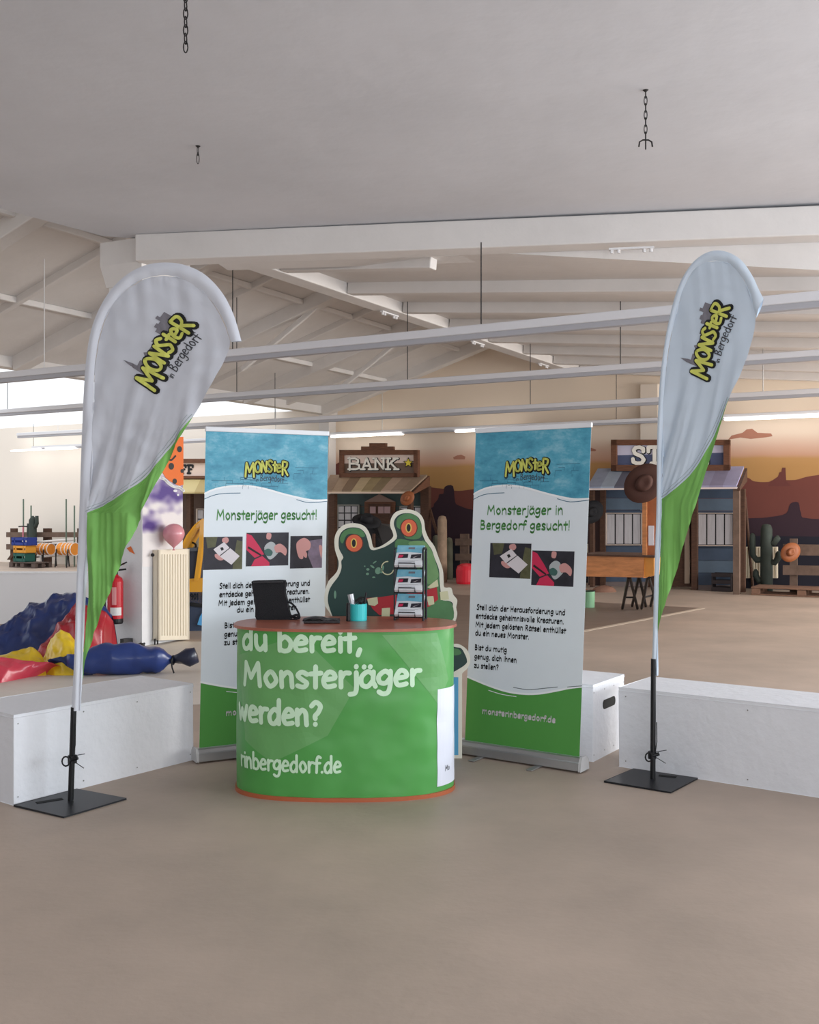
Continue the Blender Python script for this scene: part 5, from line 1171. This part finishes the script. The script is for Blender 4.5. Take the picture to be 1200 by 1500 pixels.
def crate(c, Lx, h, m, label):
    t = thing('crate', c, label, 'crate', 'plastic crates')
    MB().box(c+Z*.012, (Lx, .36, .02), ex=U, ey=A).build('bottom', m, t)
    for s in (-1, 1):
        MB().box(c+A*(s*.17)+Z*(h*.2), (Lx, .02, h*.36), ex=U, ey=A).build('side_panel', m, t); MB().box(c+A*(s*.17)+Z*(h*.82), (Lx, .02, h*.32), ex=U, ey=A).build('side_rim', m, t)
        MB().box(c+U*(s*(Lx/2-.01))+Z*(h/2), (.02, .34, h), ex=U, ey=A).build('end_panel', m, t)
        for q in (-.3, .3): MB().box(c+A*(s*.17)+U*(q*Lx)+Z*(h*.5), (.04, .02, h*.9), ex=U, ey=A).build('upright', m, t)
kk = cx0-U*.15+Z*.155
crate(kk, .46, .24, mat('green_crate', (40, 96, 84), .6), 'dark green plastic crate, lowest of the far-left stack')
crate(kk+Z*.245+U*.02, .5, .2, mat('orange_crate', (226, 156, 52), .6), 'orange plastic crate in the middle of the far-left stack')
crate(kk+Z*.45-U*.0, .62, .22, mat('blue_crate', (40, 60, 140), .6), 'blue plastic crate on top of the far-left stack')
sc = kk+Z*.68-U*.05
t = thing('toy_scooter', sc, 'pink toy scooter handlebar sticking out of the blue crate', 'scooter'); MB().tube([sc, sc+Z*.28], .02, 8).build('stem', mat('pink_metal', (206, 120, 136), .4), t); MB().tube([sc+Z*.29-U*.17, sc+Z*.3, sc+Z*.29+U*.17], .018, 8).build('handlebar', black_plastic, t)
for i, (x, y0) in enumerate(((34.3, 731), (45.5, 740.5), (97, 731), (109, 740.5))):
    d = .85; p = zup(wl(d).at(x, 800), 0); top = wl(d).at(x, y0)
    one(MB().tube([p+Z*.002, Vector((p.x, p.y, top.z))], .022, 8), 'play_pole', mat('grey_green_pole', (104, 122, 108), .5), ['tall grey-green pole, leftmost of the four behind the crates', 'shorter grey-green pole, second from left of the four', 'tall grey-green pole, third from left of the four', 'shorter grey-green pole touching the left flag'][i], 'pole', 'poles behind the crates')
tn = mat('orange_mesh', (232, 146, 52), .6, var=.1); whm = mat('white_tube', (230, 226, 222), .5)
for i, (xa, xb, y0, y1) in enumerate(((50, 75, 796, 812), (89, 110, 795, 813))):
    d = 1.15; pa, pb = wl(d).at(xa, (y0+y1)/2), wl(d).at(xb, (y0+y1)/2); rr = (y1-y0)/2*pa.y/F; cz = rr+.32
    t = thing('goal_net', zup((pa+pb)/2, 0), ['orange net roll with white hoops right of the crate stack', 'orange net roll beside the left flag pole, far back'][i], 'net', 'orange net rolls')
    za, zb = zup(pa, pa.z), zup(pb, pa.z)
    MB().tube([za, zb], rr, 14).build('net_roll', tn, t)
    for f in (0, .35, .6, .8, 1): c = za.lerp(zb, f); MB().tube([c+Vector((0, 0, 0))+A*((rr+.01)*math.cos(q))+Z*((rr+.01)*math.sin(q)) for q in [2*math.pi*k/12 for k in range(13)]], .013, 5).build('hoop', whm, t)
    for f in (.1, .9): c = za.lerp(zb, f); MB().tube([c-A*.2, zup(c, 0)-A*.25], .02, 6).build('leg', dark_steel, t); MB().tube([c+A*.2, zup(c, 0)+A*.25], .02, 6).build('leg', dark_steel, t)
t = thing('folding_frame', zup(wl(1.3).at(80, 800), 0), 'white folding frame lying across the orange nets at far left', 'frame')
for y0, y1 in ((794, 790), (798, 794), (816, 812)): MB().tube([wl(.74).at(50, y0), wl(.74).at(112, y1)], .03, 6).build('bar', whm, t)
for x in (60, 100): p = wl(.74).at(x, 795); MB().tube([p, zup(p, 0)], .03, 6).build('leg', whm, t)
